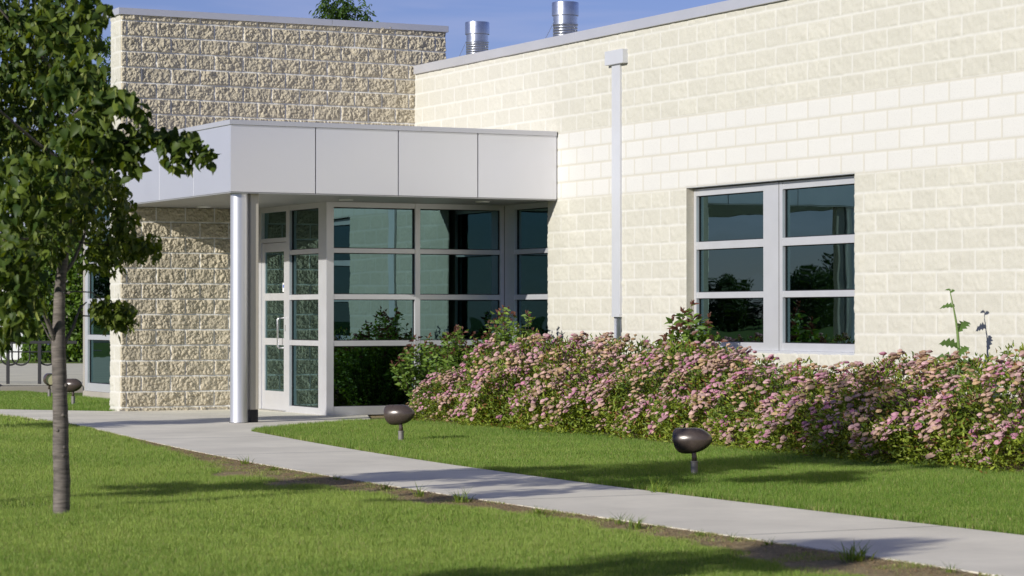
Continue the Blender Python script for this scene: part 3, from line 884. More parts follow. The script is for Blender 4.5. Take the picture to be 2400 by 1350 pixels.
# ------------------------------------------------------------------ grass
def make_grass():
    pts = []
    def area(Y0, Y1, dens, x_pad, xl=None, xr=None):
        n = int(dens * (Y1 - Y0) * ((xr - xl) if xl is not None else (0.4 * (Y0 + Y1) / 2 + 2 * x_pad)))
        Yv = RNG.uniform(Y0, Y1, n)
        if xl is None:
            Xv = RNG.uniform(-1, 1, n) * (0.2 * (Y0 + Y1) / 2 + x_pad)
        else:
            Xv = RNG.uniform(xl, xr, n)
        pts.append(np.stack([C_ * Xv + S_ * Yv, -S_ * Xv + C_ * Yv, Yv, np.full(n, math.sqrt(11000 / dens))], -1))
    area(11.0, 13.0, 15000, 0.25); area(13.0, 15.0, 13500, 0.3); area(15.0, 18.0, 11000, 0.3); area(18, 22, 8500, 0.3); area(22, 31, 5500, 0.3)
    area(8.5, 11.0, 2000, 0.6)
    for a_, b_ in ((11, 16), (16, 22), (22, 31)):
        m_ = 0.2 * (a_ + b_) / 2 + 0.3
        area(a_, b_, 900, 0, -m_ - 1.6, -m_); area(a_, b_, 900, 0, m_, m_ + 1.0)
    area(31, 45, 2600, 0, -10.2, -4.7)
    p = np.concatenate(pts)
    x, y, Yv, wsc = p.T
    t = turf(x, y)
    keep = ~inside(PATH, x, y) & (RNG.random(len(x)) < 0.012 + t + 0.45 * sstep(.52, .72, vnoise(x * 5, y * 5, 51)) * (x < 12))
    keep &= ~((x > UL - 0.05) & (y > VB)) & ~((x > UB0 - 0.01) & (y > VB - 0.05) & (y < VB + 0.45)) & (x < 14.7)
    x, y, Yv, wsc, t = (q[keep] for q in (x, y, Yv, wsc, t))
    n = len(x)
    cl = vnoise(x * 6, y * 6, 21)
    d2, _ = dist_poly(FE, x, y)
    d1, _ = dist_poly(NE, x, y)
    # the ring of longer grass round the young tree
    tx, ty = gnd(145, 1195)
    ring = np.exp(-((np.hypot((x - tx), (y - ty)) - 0.30) / 0.22) ** 2)
    H = 0.80 * (0.024 + 0.014 * cl + 0.022 * vnoise(x * 24, y * 24, 34) + 0.012 * RNG.random(n)) * (1 + 0.75 * np.exp(-d2 / 0.14)) * (1 + 0.9 * ring) * (0.6 + 0.4 * t)
    H *= np.clip(Yv / 24, 0.95, 1.25)
    az = RNG.uniform(0, 2 * np.pi, n)
    lean = RNG.uniform(0.05, 0.75, n)
    A = unit(np.stack([np.cos(az) * lean, np.sin(az) * lean, np.ones(n)], -1))
    up = np.stack([-np.sin(az), np.cos(az), np.zeros(n)], -1)
    tw = RNG.uniform(-0.9, 0.9, n)[:, None]
    B = unit(up * np.cos(tw) + np.cross(A, up) * np.sin(tw))
    N = np.cross(A, B)
    big = vnoise(x * 0.7, y * 0.7, 30) * 0.6 + vnoise(x * 2.2, y * 2.2, 31) * 0.4
    c0 = np.array([0.130, 0.235, 0.036]); c1 = np.array([0.37, 0.465, 0.115]); c2 = np.array([0.42, 0.38, 0.17])
    clump = vnoise(x * 26, y * 26, 33)
    m = np.clip(-0.05 + 0.66 * big + 0.42 * (clump - .3) + RNG.normal(0, 0.25, n), 0, 1)[:, None]
    side = sstep(0.0, 1.2, np.where(y > 0, d1 - 0.0, 0))         # near-side lawn is a touch drier
    left = (x < np.interp(y, NE[::-1, 1], NE[::-1, 0]))
    m = np.clip(m + np.where(left, 0.12, -0.14)[:, None], 0, 1)
    col = c0 * (1 - m) + c1 * m
    dead = (RNG.random(n) < 0.07 + 0.35 * (1 - t))[:, None]
    col = np.where(dead, c2 * RNG.uniform(0.6, 1.1, (n, 1)), col)
    pos = np.stack([x, y, ground_z(x, y) - 0.006], -1)
    pos[y > 33.9, 2] = -0.10
    near = Yv < 16.5
    tv = [(0, -1, 0), (0, 1, 0), (0.55, -0.75, 0.08), (0.55, 0.75, 0.08), (1, 0, 0.3)]
    tfc = [(0, 1, 3), (0, 3, 2), (2, 3, 4)]
    tv2 = [(0, -1, 0), (0, 1, 0), (1, 0, 0.22)]
    wid = 0.0017 * wsc * RNG.uniform(0.7, 1.3, n)
    objs = []
    for sel, a_, b_, nm in ((near, tv, tfc, 'grass'), (~near, tv2, [(0, 1, 2)], 'grass')):
        o = scatter(nm, a_, b_, pos[sel], A[sel], B[sel], N[sel], H[sel], wid[sel], H[sel], col[sel], M['blade'])
        objs.append(o)
    tag(objs[0], 'short mown lawn grass in the foreground before the young tree', 'grass', None, 'stuff')
    tag(objs[1], 'mown lawn grass between the sidewalk and the flowering hedge', 'grass', None, 'stuff')
make_grass()

# loose straw and bark bits on the bare soil
def litter():
    n = 40000
    s = RNG.integers(2, len(NE) - 1, n); t = RNG.random(n)
    p = NE[s - 1] * (1 - t)[:, None] + NE[s] * t[:, None]
    p = p + RNG.normal(0, 0.28, (n, 2))
    k = ~inside(PATH, p[:, 0], p[:, 1]) & (turf(p[:, 0], p[:, 1]) < 0.6)
    p = p[k]; n = len(p)
    az = RNG.uniform(0, 6.28, n)
    A = unit(np.stack([np.cos(az), np.sin(az), RNG.uniform(-0.1, 0.25, n)], -1))
    A, B, N = frame_from(A, np.tile([0, 0, 1.0], (n, 1)))
    col = np.array([0.50, 0.37, 0.20]) * RNG.uniform(0.25, 1.3, (n, 1))
    o = scatter('litter', [(-.5, -.5, 0), (.5, -.5, 0), (.5, .5, 0), (-.5, .5, 0)], [(0, 1, 2), (0, 2, 3)],
                np.concatenate([p, ground_z(p[:, 0], p[:, 1])[:, None] + 0.006], 1), A, B, N, RNG.uniform(.015, .05, n), RNG.uniform(.002, .006, n), np.ones(n), col, M['blade'])
    tag(o, 'dry straw and bark bits on bare soil by the sidewalk', 'litter', None, 'stuff')
litter()

# ------------------------------------------------------------------ leaf templates
HEART = [(0, 0, 0), (-0.10, 0.28, 0.14), (0.12, 0.47, 0.22), (0.42, 0.42, 0.14), (0.75, 0.22, -0.06), (1.04, 0.0, -0.36),
         (-0.10, -0.28, 0.14), (0.12, -0.47, 0.22), (0.42, -0.42, 0.14), (0.75, -0.22, -0.06), (0.40, 0, -0.05), (0.75, 0, -0.16)]
HEART_F = [(0, 2, 1), (0, 10, 2), (10, 3, 2), (10, 11, 3), (11, 4, 3), (11, 5, 4), (0, 6, 7), (0, 7, 10), (10, 7, 8), (10, 8, 11), (11, 8, 9), (11, 9, 5)]
LANCE = [(0, 0, 0), (0.35, 0.5, 0.10), (0.72, 0.30, 0.02), (1, 0, -0.15), (0.35, -0.5, 0.10), (0.72, -0.30, 0.02), (0.5, 0, -0.03)]
LANCE_F = [(0, 6, 1), (1, 6, 2), (6, 3, 2), (0, 4, 6), (4, 5, 6), (6, 5, 3)]
DIAM = [(0, 0, 0), (0.45, 0.5, 0.06), (1, 0, -0.08), (0.45, -0.5, 0.06)]
DIAM_F = [(0, 2, 1), (0, 3, 2)]

def ellip(n, rng=RNG, shell=0.0):
    d = rand_dirs(n, rng)
    r = rng.uniform(shell, 1, n) ** (1 / 2.2)
    return d * r[:, None]

# ------------------------------------------------------------------ the young linden in the foreground
TY = F * EYE / (1195 - HOR)
def linden_front():
    base = P3(145, 1195, TY)
    root = empty('linden_tree', (base[0], base[1], -0.03))
    tag(root, 'young linden tree with heart shaped leaves in a ring of long grass', 'tree', 'young linden trees')
    inv = Matrix.Translation((-base[0], -base[1], 0.03))
    tr = MB()
    tp = [(144, 1232, .066), (145, 1199, .057), (145, 1180, .0545), (146, 1120, .052), (143, 1060, .0505), (143, 1000, .0495), (141, 930, .048), (139, 860, .047), (137, 812, .047), (138, 770, .040), (139, 710, .037), (141, 660, .034), (150, 600, .030), (158, 520, .027), (150, 420, .024), (140, 300, .020), (135, 150, .016), (130, -50, .010), (128, -170, .005)]
    pts = [P3(x, y, TY) for x, y, r in tp]
    rad = [r * random.uniform(0.97, 1.03) for _, _, r in tp]
    # more rings so that knots can swell
    P, Rd = [], []
    for i in range(len(pts) - 1):
        for k in range(6):
            t = k / 6
            P.append(tuple(pts[i][j] * (1 - t) + pts[i + 1][j] * t for j in range(3)))
            Rd.append((rad[i] * (1 - t) + rad[i + 1] * t) * (1 + 0.02 * math.sin(i * 5 + k * 2.1)))
    tr.tube(P, Rd, 16)
    rng = random.Random(5)
    for ky in (1160, 1070, 1050, 1085, 975, 905, 850, 1010, 1120):
        a = rng.uniform(2.6, 5.6)
        cx = P3(142, ky, TY)
        d = Vector((math.cos(a), math.sin(a), 0.15))
        q = Vector(cx) + d * 0.046
        tr.tube([q - d * 0.02, q + d * 0.006, q + d * 0.010], [0.017, 0.013, 0.004], 8)
    limbs = [
        ([(137, 815, 0), (120, 775, -.05), (107, 742, -.12), (80, 690, -.3), (40, 610, -.5), (-20, 520, -.7)], .020),
        ([(140, 815, 0), (150, 808, .02), (172, 765, .05), (187, 722, .1), (203, 708, .12)], .017),
        ([(187, 722, .1), (192, 740, .12), (235, 742, .2), (285, 735, .25)], .007),
        ([(140, 690, 0), (175, 683, .0), (215, 685, .05), (260, 720, .1)], .007),
        ([(143, 650, 0), (170, 615, .05), (195, 560, .1), (205, 520, .2), (240, 450, .3), (270, 400, .3)], .014),
        ([(135, 815, 0), (115, 790, -.02), (100, 760, -.05), (90, 744, -.06)], .007),
        ([(152, 560, 0), (200, 570, .3), (260, 575, .5), (340, 575, .6)], .010),
        ([(150, 430, 0), (200, 390, -.5), (300, 330, -.9), (380, 315, -1.1), (450, 345, -1.2), (492, 372, -1.2)], .014),
        ([(145, 380, 0), (80, 330, -.8), (0, 260, -1.2), (-90, 220, -1.3)], .014),
        ([(140, 300, 0), (200, 240, -.9), (260, 230, -1.3), (320, 260, -1.4)], .012),
        ([(138, 240, 0), (180, 150, -.5), (230, 60, -.8), (250, 10, -.9)], .011),
        ([(136, 180, 0), (60, 90, -.5), (-20, 0, -.7), (-100, -80, -.7)], .012),
        ([(150, 470, 0), (60, 470, .3), (-40, 430, .6), (-140, 400, .7)], .013),
        ([(155, 540, 0), (90, 560, -.5), (30, 560, -.9), (-30, 600, -1.1), (-40, 680, -1.1)], .012),
        ([(132, 60, 0), (180, -40, .3), (210, -120, .4)], .010), ([(130, 0, 0), (60, -110, .2), (20, -160, .3)], .010),
    ]
    for l, r in limbs:
        pp = [P3(x, y, TY + d) for x, y, d in l]
        m = len(pp)
        tr.tube(pp, [r * (1 - 0.75 * i / (m - 1)) for i in range(m)], 8)
    trunk = tr.build('trunk', M['bark'], root, smooth=True); trunk.matrix_parent_inverse = inv
    # crown: sprays of leaves hung round the limbs (photo x, y, half width, half height, depth offset, half depth, leaves)
    cl = [
        (40, 40, 150, 120, -.3, .55, 330), (150, 60, 85, 80, -.7, .35, 130), (215, 25, 45, 40, -.9, .2, 34), (215, 105, 30, 30, -.9, .15, 12),
        (30, 200, 160, 100, -.05, .5, 330), (170, 190, 80, 60, -1.0, .3, 110), (232, 235, 55, 45, -1.2, .25, 62), (285, 235, 38, 30, -1.4, .15, 26), (330, 262, 22, 26, -1.4, .12, 9), (225, 160, 30, 30, -1.1, .15, 8),
        (50, 330, 160, 90, -.15, .5, 330), (200, 320, 90, 60, -1.0, .3, 130), (285, 330, 50, 45, -1.0, .2, 46), (345, 310, 38, 26, -1.1, .15, 18), (392, 325, 36, 32, -1.1, .15, 24), (300, 380, 42, 32, -1.0, .18, 26), (440, 330, 34, 30, -1.2, .12, 18), (415, 375, 42, 26, -1.15, .12, 16), (478, 358, 24, 40, -1.2, .1, 12),
        (120, 430, 150, 80, -.4, .6, 270), (220, 430, 70, 55, .2, .3, 110), (60, 450, 120, 100, -.9, .4, 200), (275, 470, 40, 45, .5, .25, 60), (292, 520, 34, 40, .5, .25, 60),
        (60, 560, 130, 70, -.4, .6, 240), (20, 620, 90, 70, -1.0, .3, 120), (190, 510, 80, 45, .2, .5, 110), (270, 570, 70, 45, .5, .3, 130), (340, 580, 42, 40, .6, .2, 60), (255, 610, 50, 36, .4, .25, 52), (215, 600, 40, 40, .4, .2, 30),
        (270, 735, 50, 36, .22, .2, 110), (235, 715, 30, 24, .15, .12, 20), (300, 750, 26, 24, .25, .1, 26),
        (30, 710, 62, 62, -1.0, .25, 80), (80, 690, 36, 55, -.4, .2, 40), (15, 780, 36, 40, -1.0, .15, 20), (70, 770, 22, 26, -.7, .12, 9),
        (-160, 250, 170, 190, -.3, .7, 420), (-200, 500, 150, 140, 0, .6, 300), (-120, 0, 160, 160, 0, .6, 320), (60, -120, 180, 110, 0, .6, 340), (180, -120, 70, 90, -.2, .4, 100),
        (100, 250, 150, 150, .5, .4, 200), (120, 100, 130, 130, .5, .4, 150), (150, 400, 100, 100, .7, .3, 110),
    ]
    rng = np.random.default_rng(21)
    pos = []; dep = []
    for x, y, rx, ry, d, rd, n in cl:
        if d <= -.8: d -= .45
        q = ellip(int(n * 1.9), rng)
        Y = TY + d + q[:, 2] * rd
        px = x + q[:, 0] * rx; py = y + q[:, 1] * ry
        Xm = (px - 1200) / F * Y
        pos.append(np.stack([C_ * Xm + S_ * Y, -S_ * Xm + C_ * Y, EYE + (HOR - py) / F * Y], -1))
        dep.append(np.full(len(q), d))
    pos = np.concatenate(pos); dep = np.concatenate(dep)
    n = len(pos)
    # leaves droop: tips down and a little outward
    A = unit(np.stack([rng.normal(0, .55, n), rng.normal(0, .55, n), -np.abs(rng.normal(.75, .35, n))], -1))
    A, B, N = frame_from(A, rand_dirs(n, rng))
    L = rng.uniform(.034, .068, n) + np.where(dep < -.6, .014, 0) - np.where(dep > .1, .008, 0)
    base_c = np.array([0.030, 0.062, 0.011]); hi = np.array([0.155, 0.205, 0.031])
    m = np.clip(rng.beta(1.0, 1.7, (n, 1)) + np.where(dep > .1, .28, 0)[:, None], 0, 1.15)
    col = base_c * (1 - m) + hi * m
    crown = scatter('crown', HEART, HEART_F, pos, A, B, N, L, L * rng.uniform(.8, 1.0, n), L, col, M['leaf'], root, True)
    crown.matrix_parent_inverse = inv
    # pale bracts and seed stalks
    k = rng.choice(n, n // 4, replace=False)
    A2 = unit(np.stack([rng.normal(0, .4, len(k)), rng.normal(0, .4, len(k)), -np.ones(len(k))], -1))
    A2, B2, N2 = frame_from(A2, rand_dirs(len(k), rng))
    br = scatter('bracts', LANCE, LANCE_F, pos[k] + rng.normal(0, .02, (len(k), 3)), A2, B2, N2, rng.uniform(.045, .075, len(k)), rng.uniform(.014, .022, len(k)), np.full(len(k), .03),
                 np.array([0.27, 0.31, 0.08]) * rng.uniform(.5, 1.2, (len(k), 1)), M['leaf'], root, True)
    br.matrix_parent_inverse = inv
    # petioles and twigs
    tw = MB()
    kk = rng.choice(n, 700, replace=False)
    for i in kk:
        p = Vector(pos[i]); a = Vector(A[i])
        tw.tube([p + Vector((rng.normal(0, .02), rng.normal(0, .02), .05)), p + Vector((0, 0, .012)), p], [.0016, .0012, .001], 4, False)
    o = tag(tw.build('twigs', M['stemgreen'], root), kind='stuff'); o.matrix_parent_inverse = inv
    return root
linden_front()

def generic_linden(name, seed, n_leaf=1500, h=4.6, r=1.15, z0=1.5, leaf=.085):
    """whole tree at the origin: trunk, limbs and a ragged crown of leaf sprays"""
    rng = np.random.default_rng(seed); rr = random.Random(seed)
    root = empty(name)
    tr = MB()
    tr.tube([(0, 0, -.05), (.01, 0, .6), (-.01, .02, z0), (.02, 0, h * .6), (0, .02, h * .95)], [.06, .052, .045, .028, .006], 12)
    cen = []
    for i in range(15):
        a = i * 2.4 + rr.uniform(-.3, .3); f = i / 14
        zb = z0 + f * (h - z0) * .75
        rad = r * (1.0 - .62 * f) * rr.uniform(.7, 1.1)
        e = (rad * math.cos(a), rad * math.sin(a), zb + rr.uniform(.15, .5))
        tr.tube([(0, 0, zb - .1), (e[0] * .5, e[1] * .5, zb + .12), e], [.018, .012, .004], 6)
        cen.append((e, .42 * r * (1 - .3 * f)))
        cen.append(((e[0] * .55, e[1] * .55, zb + .15), .40 * r * (1 - .3 * f)))
    cen.append(((0, 0, h * .93), .35 * r))
    tr.build('trunk', M['bark'], root, smooth=True)
    pos = np.concatenate([np.array(c_)[None] + ellip(n_leaf // len(cen), rng) * np.array([q, q, q * .75]) for c_, q in cen])
    n = len(pos)
    A = unit(np.stack([rng.normal(0, .55, n), rng.normal(0, .55, n), -np.abs(rng.normal(.75, .35, n))], -1))
    A, B, N = frame_from(A, rand_dirs(n, rng))
    L = rng.uniform(.7, 1.15, n) * leaf
    m = rng.beta(1.6, 2.2, (n, 1))
    col = np.array([0.042, 0.08, 0.014]) * (1 - m) + np.array([0.105, 0.155, 0.028]) * m
    scatter('crown', HEART, HEART_F, pos, A, B, N, L, L * .92, L, col, M['leaf'], root, True)
    return root
# lindens of the same row: out of the photograph to the left, but their shade falls on lawn and path
row = generic_linden('linden_tree', 31, 2200, 4.1, .75, 2.0, .10)
row_spots = [((-5.2, 6.7), .98, 1.7, 'young linden tree shading the lower lawn'),
             ((-5.95, 14.65), .85, 4.1, 'slim young linden tree whose shade streaks the lawn below the sidewalk'),
             ((-4.9, 4.5), .95, 5.0, 'young linden tree shading the near end of the sidewalk'),
             ((-8.9, 25.2), .9, 2.2, 'young linden tree shading the sidewalk before the entrance')]
for i, ((X_, Y_), s_, a_, lab) in enumerate(row_spots):
    o = row if i == 0 else copy_tree(row)
    p = W(X_, Y_, -.03)
    o.location = p; o.rotation_euler = (0, 0, a_); o.scale = (s_, s_, s_)
    tag(o, lab, 'tree', 'young linden trees')

# ------------------------------------------------------------------ ash trees behind the entrance wall, and trees farther off
def ash_tree(name, X_, Y_, h, r, label, group, seed, n_spray=520, leaflet=.11, zlow=.3):
    rng = np.random.default_rng(seed); rr = random.Random(seed)
    p = W(X_, Y_, -.08)
    root = empty(name, p)
    tag(root, label, 'tree', group)
    tr = MB()
    tr.tube([(0, 0, 0), (.05, 0, h * .3), (0, .05, h * .6), (0, 0, h * .97)], [.16, .12, .07, .012], 10)
    tips = []
    for i in range(26):
        a = i * 2.4; f = i / 25
        zb = h * (zlow + (.62 - zlow) * f)
        rad = r * (1 - .75 * f ** 1.6) * rr.uniform(.6, 1.0)
        e = (rad * math.cos(a), rad * math.sin(a), min(h * .99, zb + h * (.12 + .24 * f)))
        tr.tube([(0, 0, zb), (e[0] * .45, e[1] * .45, zb + (e[2] - zb) * .6), e], [.045 * (1 - .6 * f), .025 * (1 - .6 * f), .006], 6)
        tips += [e, (e[0] * .7, e[1] * .7, zb + (e[2] - zb) * .75), (e[0] * .45, e[1] * .45, zb + (e[2] - zb) * .55)]
    tips.append((0, 0, h * .97))
    tr.build('trunk', M['bark'], root, smooth=True)
    tips = np.array(tips)
    c = tips[rng.integers(0, len(tips), n_spray)] + rng.normal(0, .16 * r, (n_spray, 3)) * np.array([1, 1, .8])
    c[:, 2] = np.minimum(c[:, 2], h)
    # each spray is a compound leaf: leaflets in pairs along a drooping stalk
    az = rng.uniform(0, 6.28, n_spray)
    st = unit(np.stack([np.cos(az), np.sin(az), rng.normal(-.25, .3, n_spray)], -1))
    pos, A, U = [], [], []
    for k in range(4):
        for sd in (-1, 1):
            pos.append(c + st * (k * leaflet * .55) + np.array([0, 0, -.012]) * k * k)
            side = np.stack([-st[:, 1], st[:, 0], np.zeros(n_spray)], -1) * sd
            A.append(unit(side + st * .7 + np.stack([np.zeros(n_spray)] * 2 + [rng.normal(-.55, .25, n_spray)], -1)))
    pos.append(c + st * 4 * leaflet * .55 + np.array([0, 0, -.16]) * leaflet * 2)
    A.append(unit(st + np.array([0, 0, -.6])))
    pos = np.concatenate(pos); A = np.concatenate(A); n = len(pos)
    A, B, N = frame_from(A, unit(np.array([0, 0, 1.0]) + rng.normal(0, .35, (n, 3))))
    m = rng.beta(1.8, 2.2, (n, 1))
    col = np.array([0.030, 0.075, 0.012]) * (1 - m) + np.array([0.10, 0.165, 0.03]) * m
    L = leaflet * rng.uniform(.75, 1.2, n)
    scatter('crown', LANCE, LANCE_F, pos, A, B, N, L, L * .36, L, col, M['leaf_far'], root, True)
    return root
ash_tree('ash_tree', -3.28, 50, 7.55, 1.25, 'green ash tree top showing above the middle of the textured entrance wall', 'ash trees behind the building', 3, 2400, .12)
ash_tree('ash_tree', -7.55, 50, 6.75, 1.35, 'green ash tree peeping past the left edge of the textured entrance wall', 'ash trees behind the building', 4, 2000, .12)

# a tall hedge at the back of the lot
def leafy_box(n, x0, x1, y0, y1, z0, z1, rng, lump=.25):
    p = np.stack([rng.uniform(x0, x1, n), rng.uniform(y0, y1, n), rng.uniform(z0, z1, n)], -1)
    p[:, 1] += (vnoise(p[:, 0] * 1.1, p[:, 2] * 1.1, 40) - .5) * lump * 4
    return p
def back_hedge():
    rng = np.random.default_rng(8)
    n = 44000
    p = leafy_box(n, -14.3, -7.0, 74.5, 75.6, 0, 6.2, rng)
    p[:, 2] *= 1 - .3 * vnoise(p[:, 0] * .6, p[:, 0] * 0, 41)
    root = empty('hedge', W(-13, 75, -.1))
    inv = Matrix.Translation(-Vector(W(-13, 75, -.1)))
    tag(root, 'tall bright green hedge at the back of the parking lot', 'hedge')
    pos = np.stack([C_ * p[:, 0] + S_ * p[:, 1], -S_ * p[:, 0] + C_ * p[:, 1], p[:, 2]], -1)
    A = unit(np.stack([rng.normal(0, .6, n), rng.normal(0, .6, n), -np.abs(rng.normal(.5, .4, n))], -1))
    A, B, N = frame_from(A, rand_dirs(n, rng))
    m = rng.beta(2, 2, (n, 1))
    col = np.array([0.05, 0.11, 0.012]) * (1 - m) + np.array([0.15, 0.24, 0.03]) * m
    L = rng.uniform(.09, .17, n)
    o = scatter('foliage', LANCE, LANCE_F, pos, A, B, N, L, L * .7, L, col, M['leaf_far'], root, True); o.matrix_parent_inverse = inv
    st = MB()
    for k in range(14):
        q = Vector(W(-14.0 + k * .5, 75.3, -.1))
        st.tube([q, q + Vector((.1, .1, 2)), q + Vector((0, .2, 3.2))], [.05, .035, .01], 6)
    o = st.build('stems', M['bark_dark'], root); o.matrix_parent_inverse = inv
back_hedge()
# white garage beyond the lot
def garage():
    o0 = W(-17.6, 79)
    root = empty('garage', (o0[0], o0[1], -.1), -YAW)
    tag(root, 'white garage beyond the parking lot, half hidden by leaves', 'garage')
    MB().box(-4, 2.5, 0, 5, 0, 2.5).build('wall', M['white'], root)
    g = MB(); g.face([(-4.3, -.3, 2.5), (2.8, -.3, 2.5), (2.8, 2.5, 3.7), (-4.3, 2.5, 3.7)]).face([(-4.3, 5.3, 2.5), (2.8, 5.3, 2.5), (2.8, 2.5, 3.7), (-4.3, 2.5, 3.7)])
    g.face([(-4.3, -.3, 2.5), (-4.3, 5.3, 2.5), (-4.3, 2.5, 3.7)]).face([(2.8, -.3, 2.5), (2.8, 5.3, 2.5), (2.8, 2.5, 3.7)])
    g.build('roof', M['roof'], root)
    MB().box(-3.4, -.6, -.03, -.004, 0, 2.1).build('door', simple('garage_door', (.7, .7, .69), .5), root)
garage()

# trees round the site, seen in the glass
def far_tree(name, seed):
    rng = np.random.default_rng(seed); rr = random.Random(seed)
    root = empty(name)
    tr = MB(); tr.tube([(0, 0, 0), (0, .05, 1.5), (.05, 0, 3.4), (0, 0, 5.6)], [.2, .15, .09, .02], 8)
    cen = []
    for i in range(22):
        a = i * 2.4; f = i / 21
        rad = 2.4 * (1 - .7 * f) * rr.uniform(.5, 1); z = .5 + 5.0 * f
        tr.tube([(0, 0, z - .4), (rad * .8 * math.cos(a), rad * .8 * math.sin(a), z)], [.05, .012], 5)
        cen.append((rad * math.cos(a), rad * math.sin(a), z))
    tr.build('trunk', M['bark_dark'], root)
    n = 4200
    pos = np.array(cen)[rng.integers(0, 22, n)] + ellip(n, rng) * np.array([1.1, 1.1, .8])
    A, B, N = frame_from(rand_dirs(n, rng), rand_dirs(n, rng))
    m = rng.random((n, 1))
    col = np.array([0.025, 0.055, 0.012]) * (1 - m) + np.array([0.07, 0.11, 0.025]) * m
    L = rng.uniform(.18, .34, n)
    scatter('crown', DIAM, DIAM_F, pos, A, B, N, L, L * .7, L, col, M['leaf_far'], root)
    return root
ft = far_tree('shade_tree', 77)
rr_ = random.Random(12)
spots = [(-64 - 3.6 * k + rr_.uniform(-1.5, 1.5), 214 + rr_.uniform(-9, 9), rr_.uniform(.8, 1.25)) for k in range(24)]
spots += [(74 + 4.2 * k + rr_.uniform(-1.5, 1.5), -168 + rr_.uniform(-9, 9), rr_.uniform(.6, 1.15)) for k in range(18)]
spots += [(-38 - 7 * k, 240 + rr_.uniform(-6, 6), rr_.uniform(.8, 1.1)) for k in range(4)]
for i, (x_, y_, s_) in enumerate(spots):
    o = ft if i == 0 else copy_tree(ft)
    o.location = (x_, y_, -.1); o.rotation_euler = (0, 0, i * 1.3); o.scale = (s_ * 1.5, s_ * 1.5, s_)
    tag(o, 'dark shade tree far off, seen as a silhouette in the tinted glass', 'tree', 'far trees reflected in the glass')
# white sign tower seen in the side window
sg = empty('sign_tower', (-14.6, 84, -.1), R(20))
tag(sg, 'white sign tower mirrored in the side window', 'sign')
MB().box(-1.0, 1.0, -.3, .3, 1.2, 3.6).build('lower_cabinet', M['white'], sg, bevel=.04)
MB().box(-.8, .8, -.3, .3, 3.62, 5.1).build('sign_face', M['white'], sg, bevel=.04)
MB().box(-.55, .55, -.315, -.301, 3.85, 4.25).build('sign_band', M['joint'], sg)
MB().box(-.5, -.1, -.2, .2, 5.1, 5.6).build('cap', M['joint'], sg)
MB().box(-.3, .3, -.2, .2, 0, 1.2).build('post', M['white'], sg)

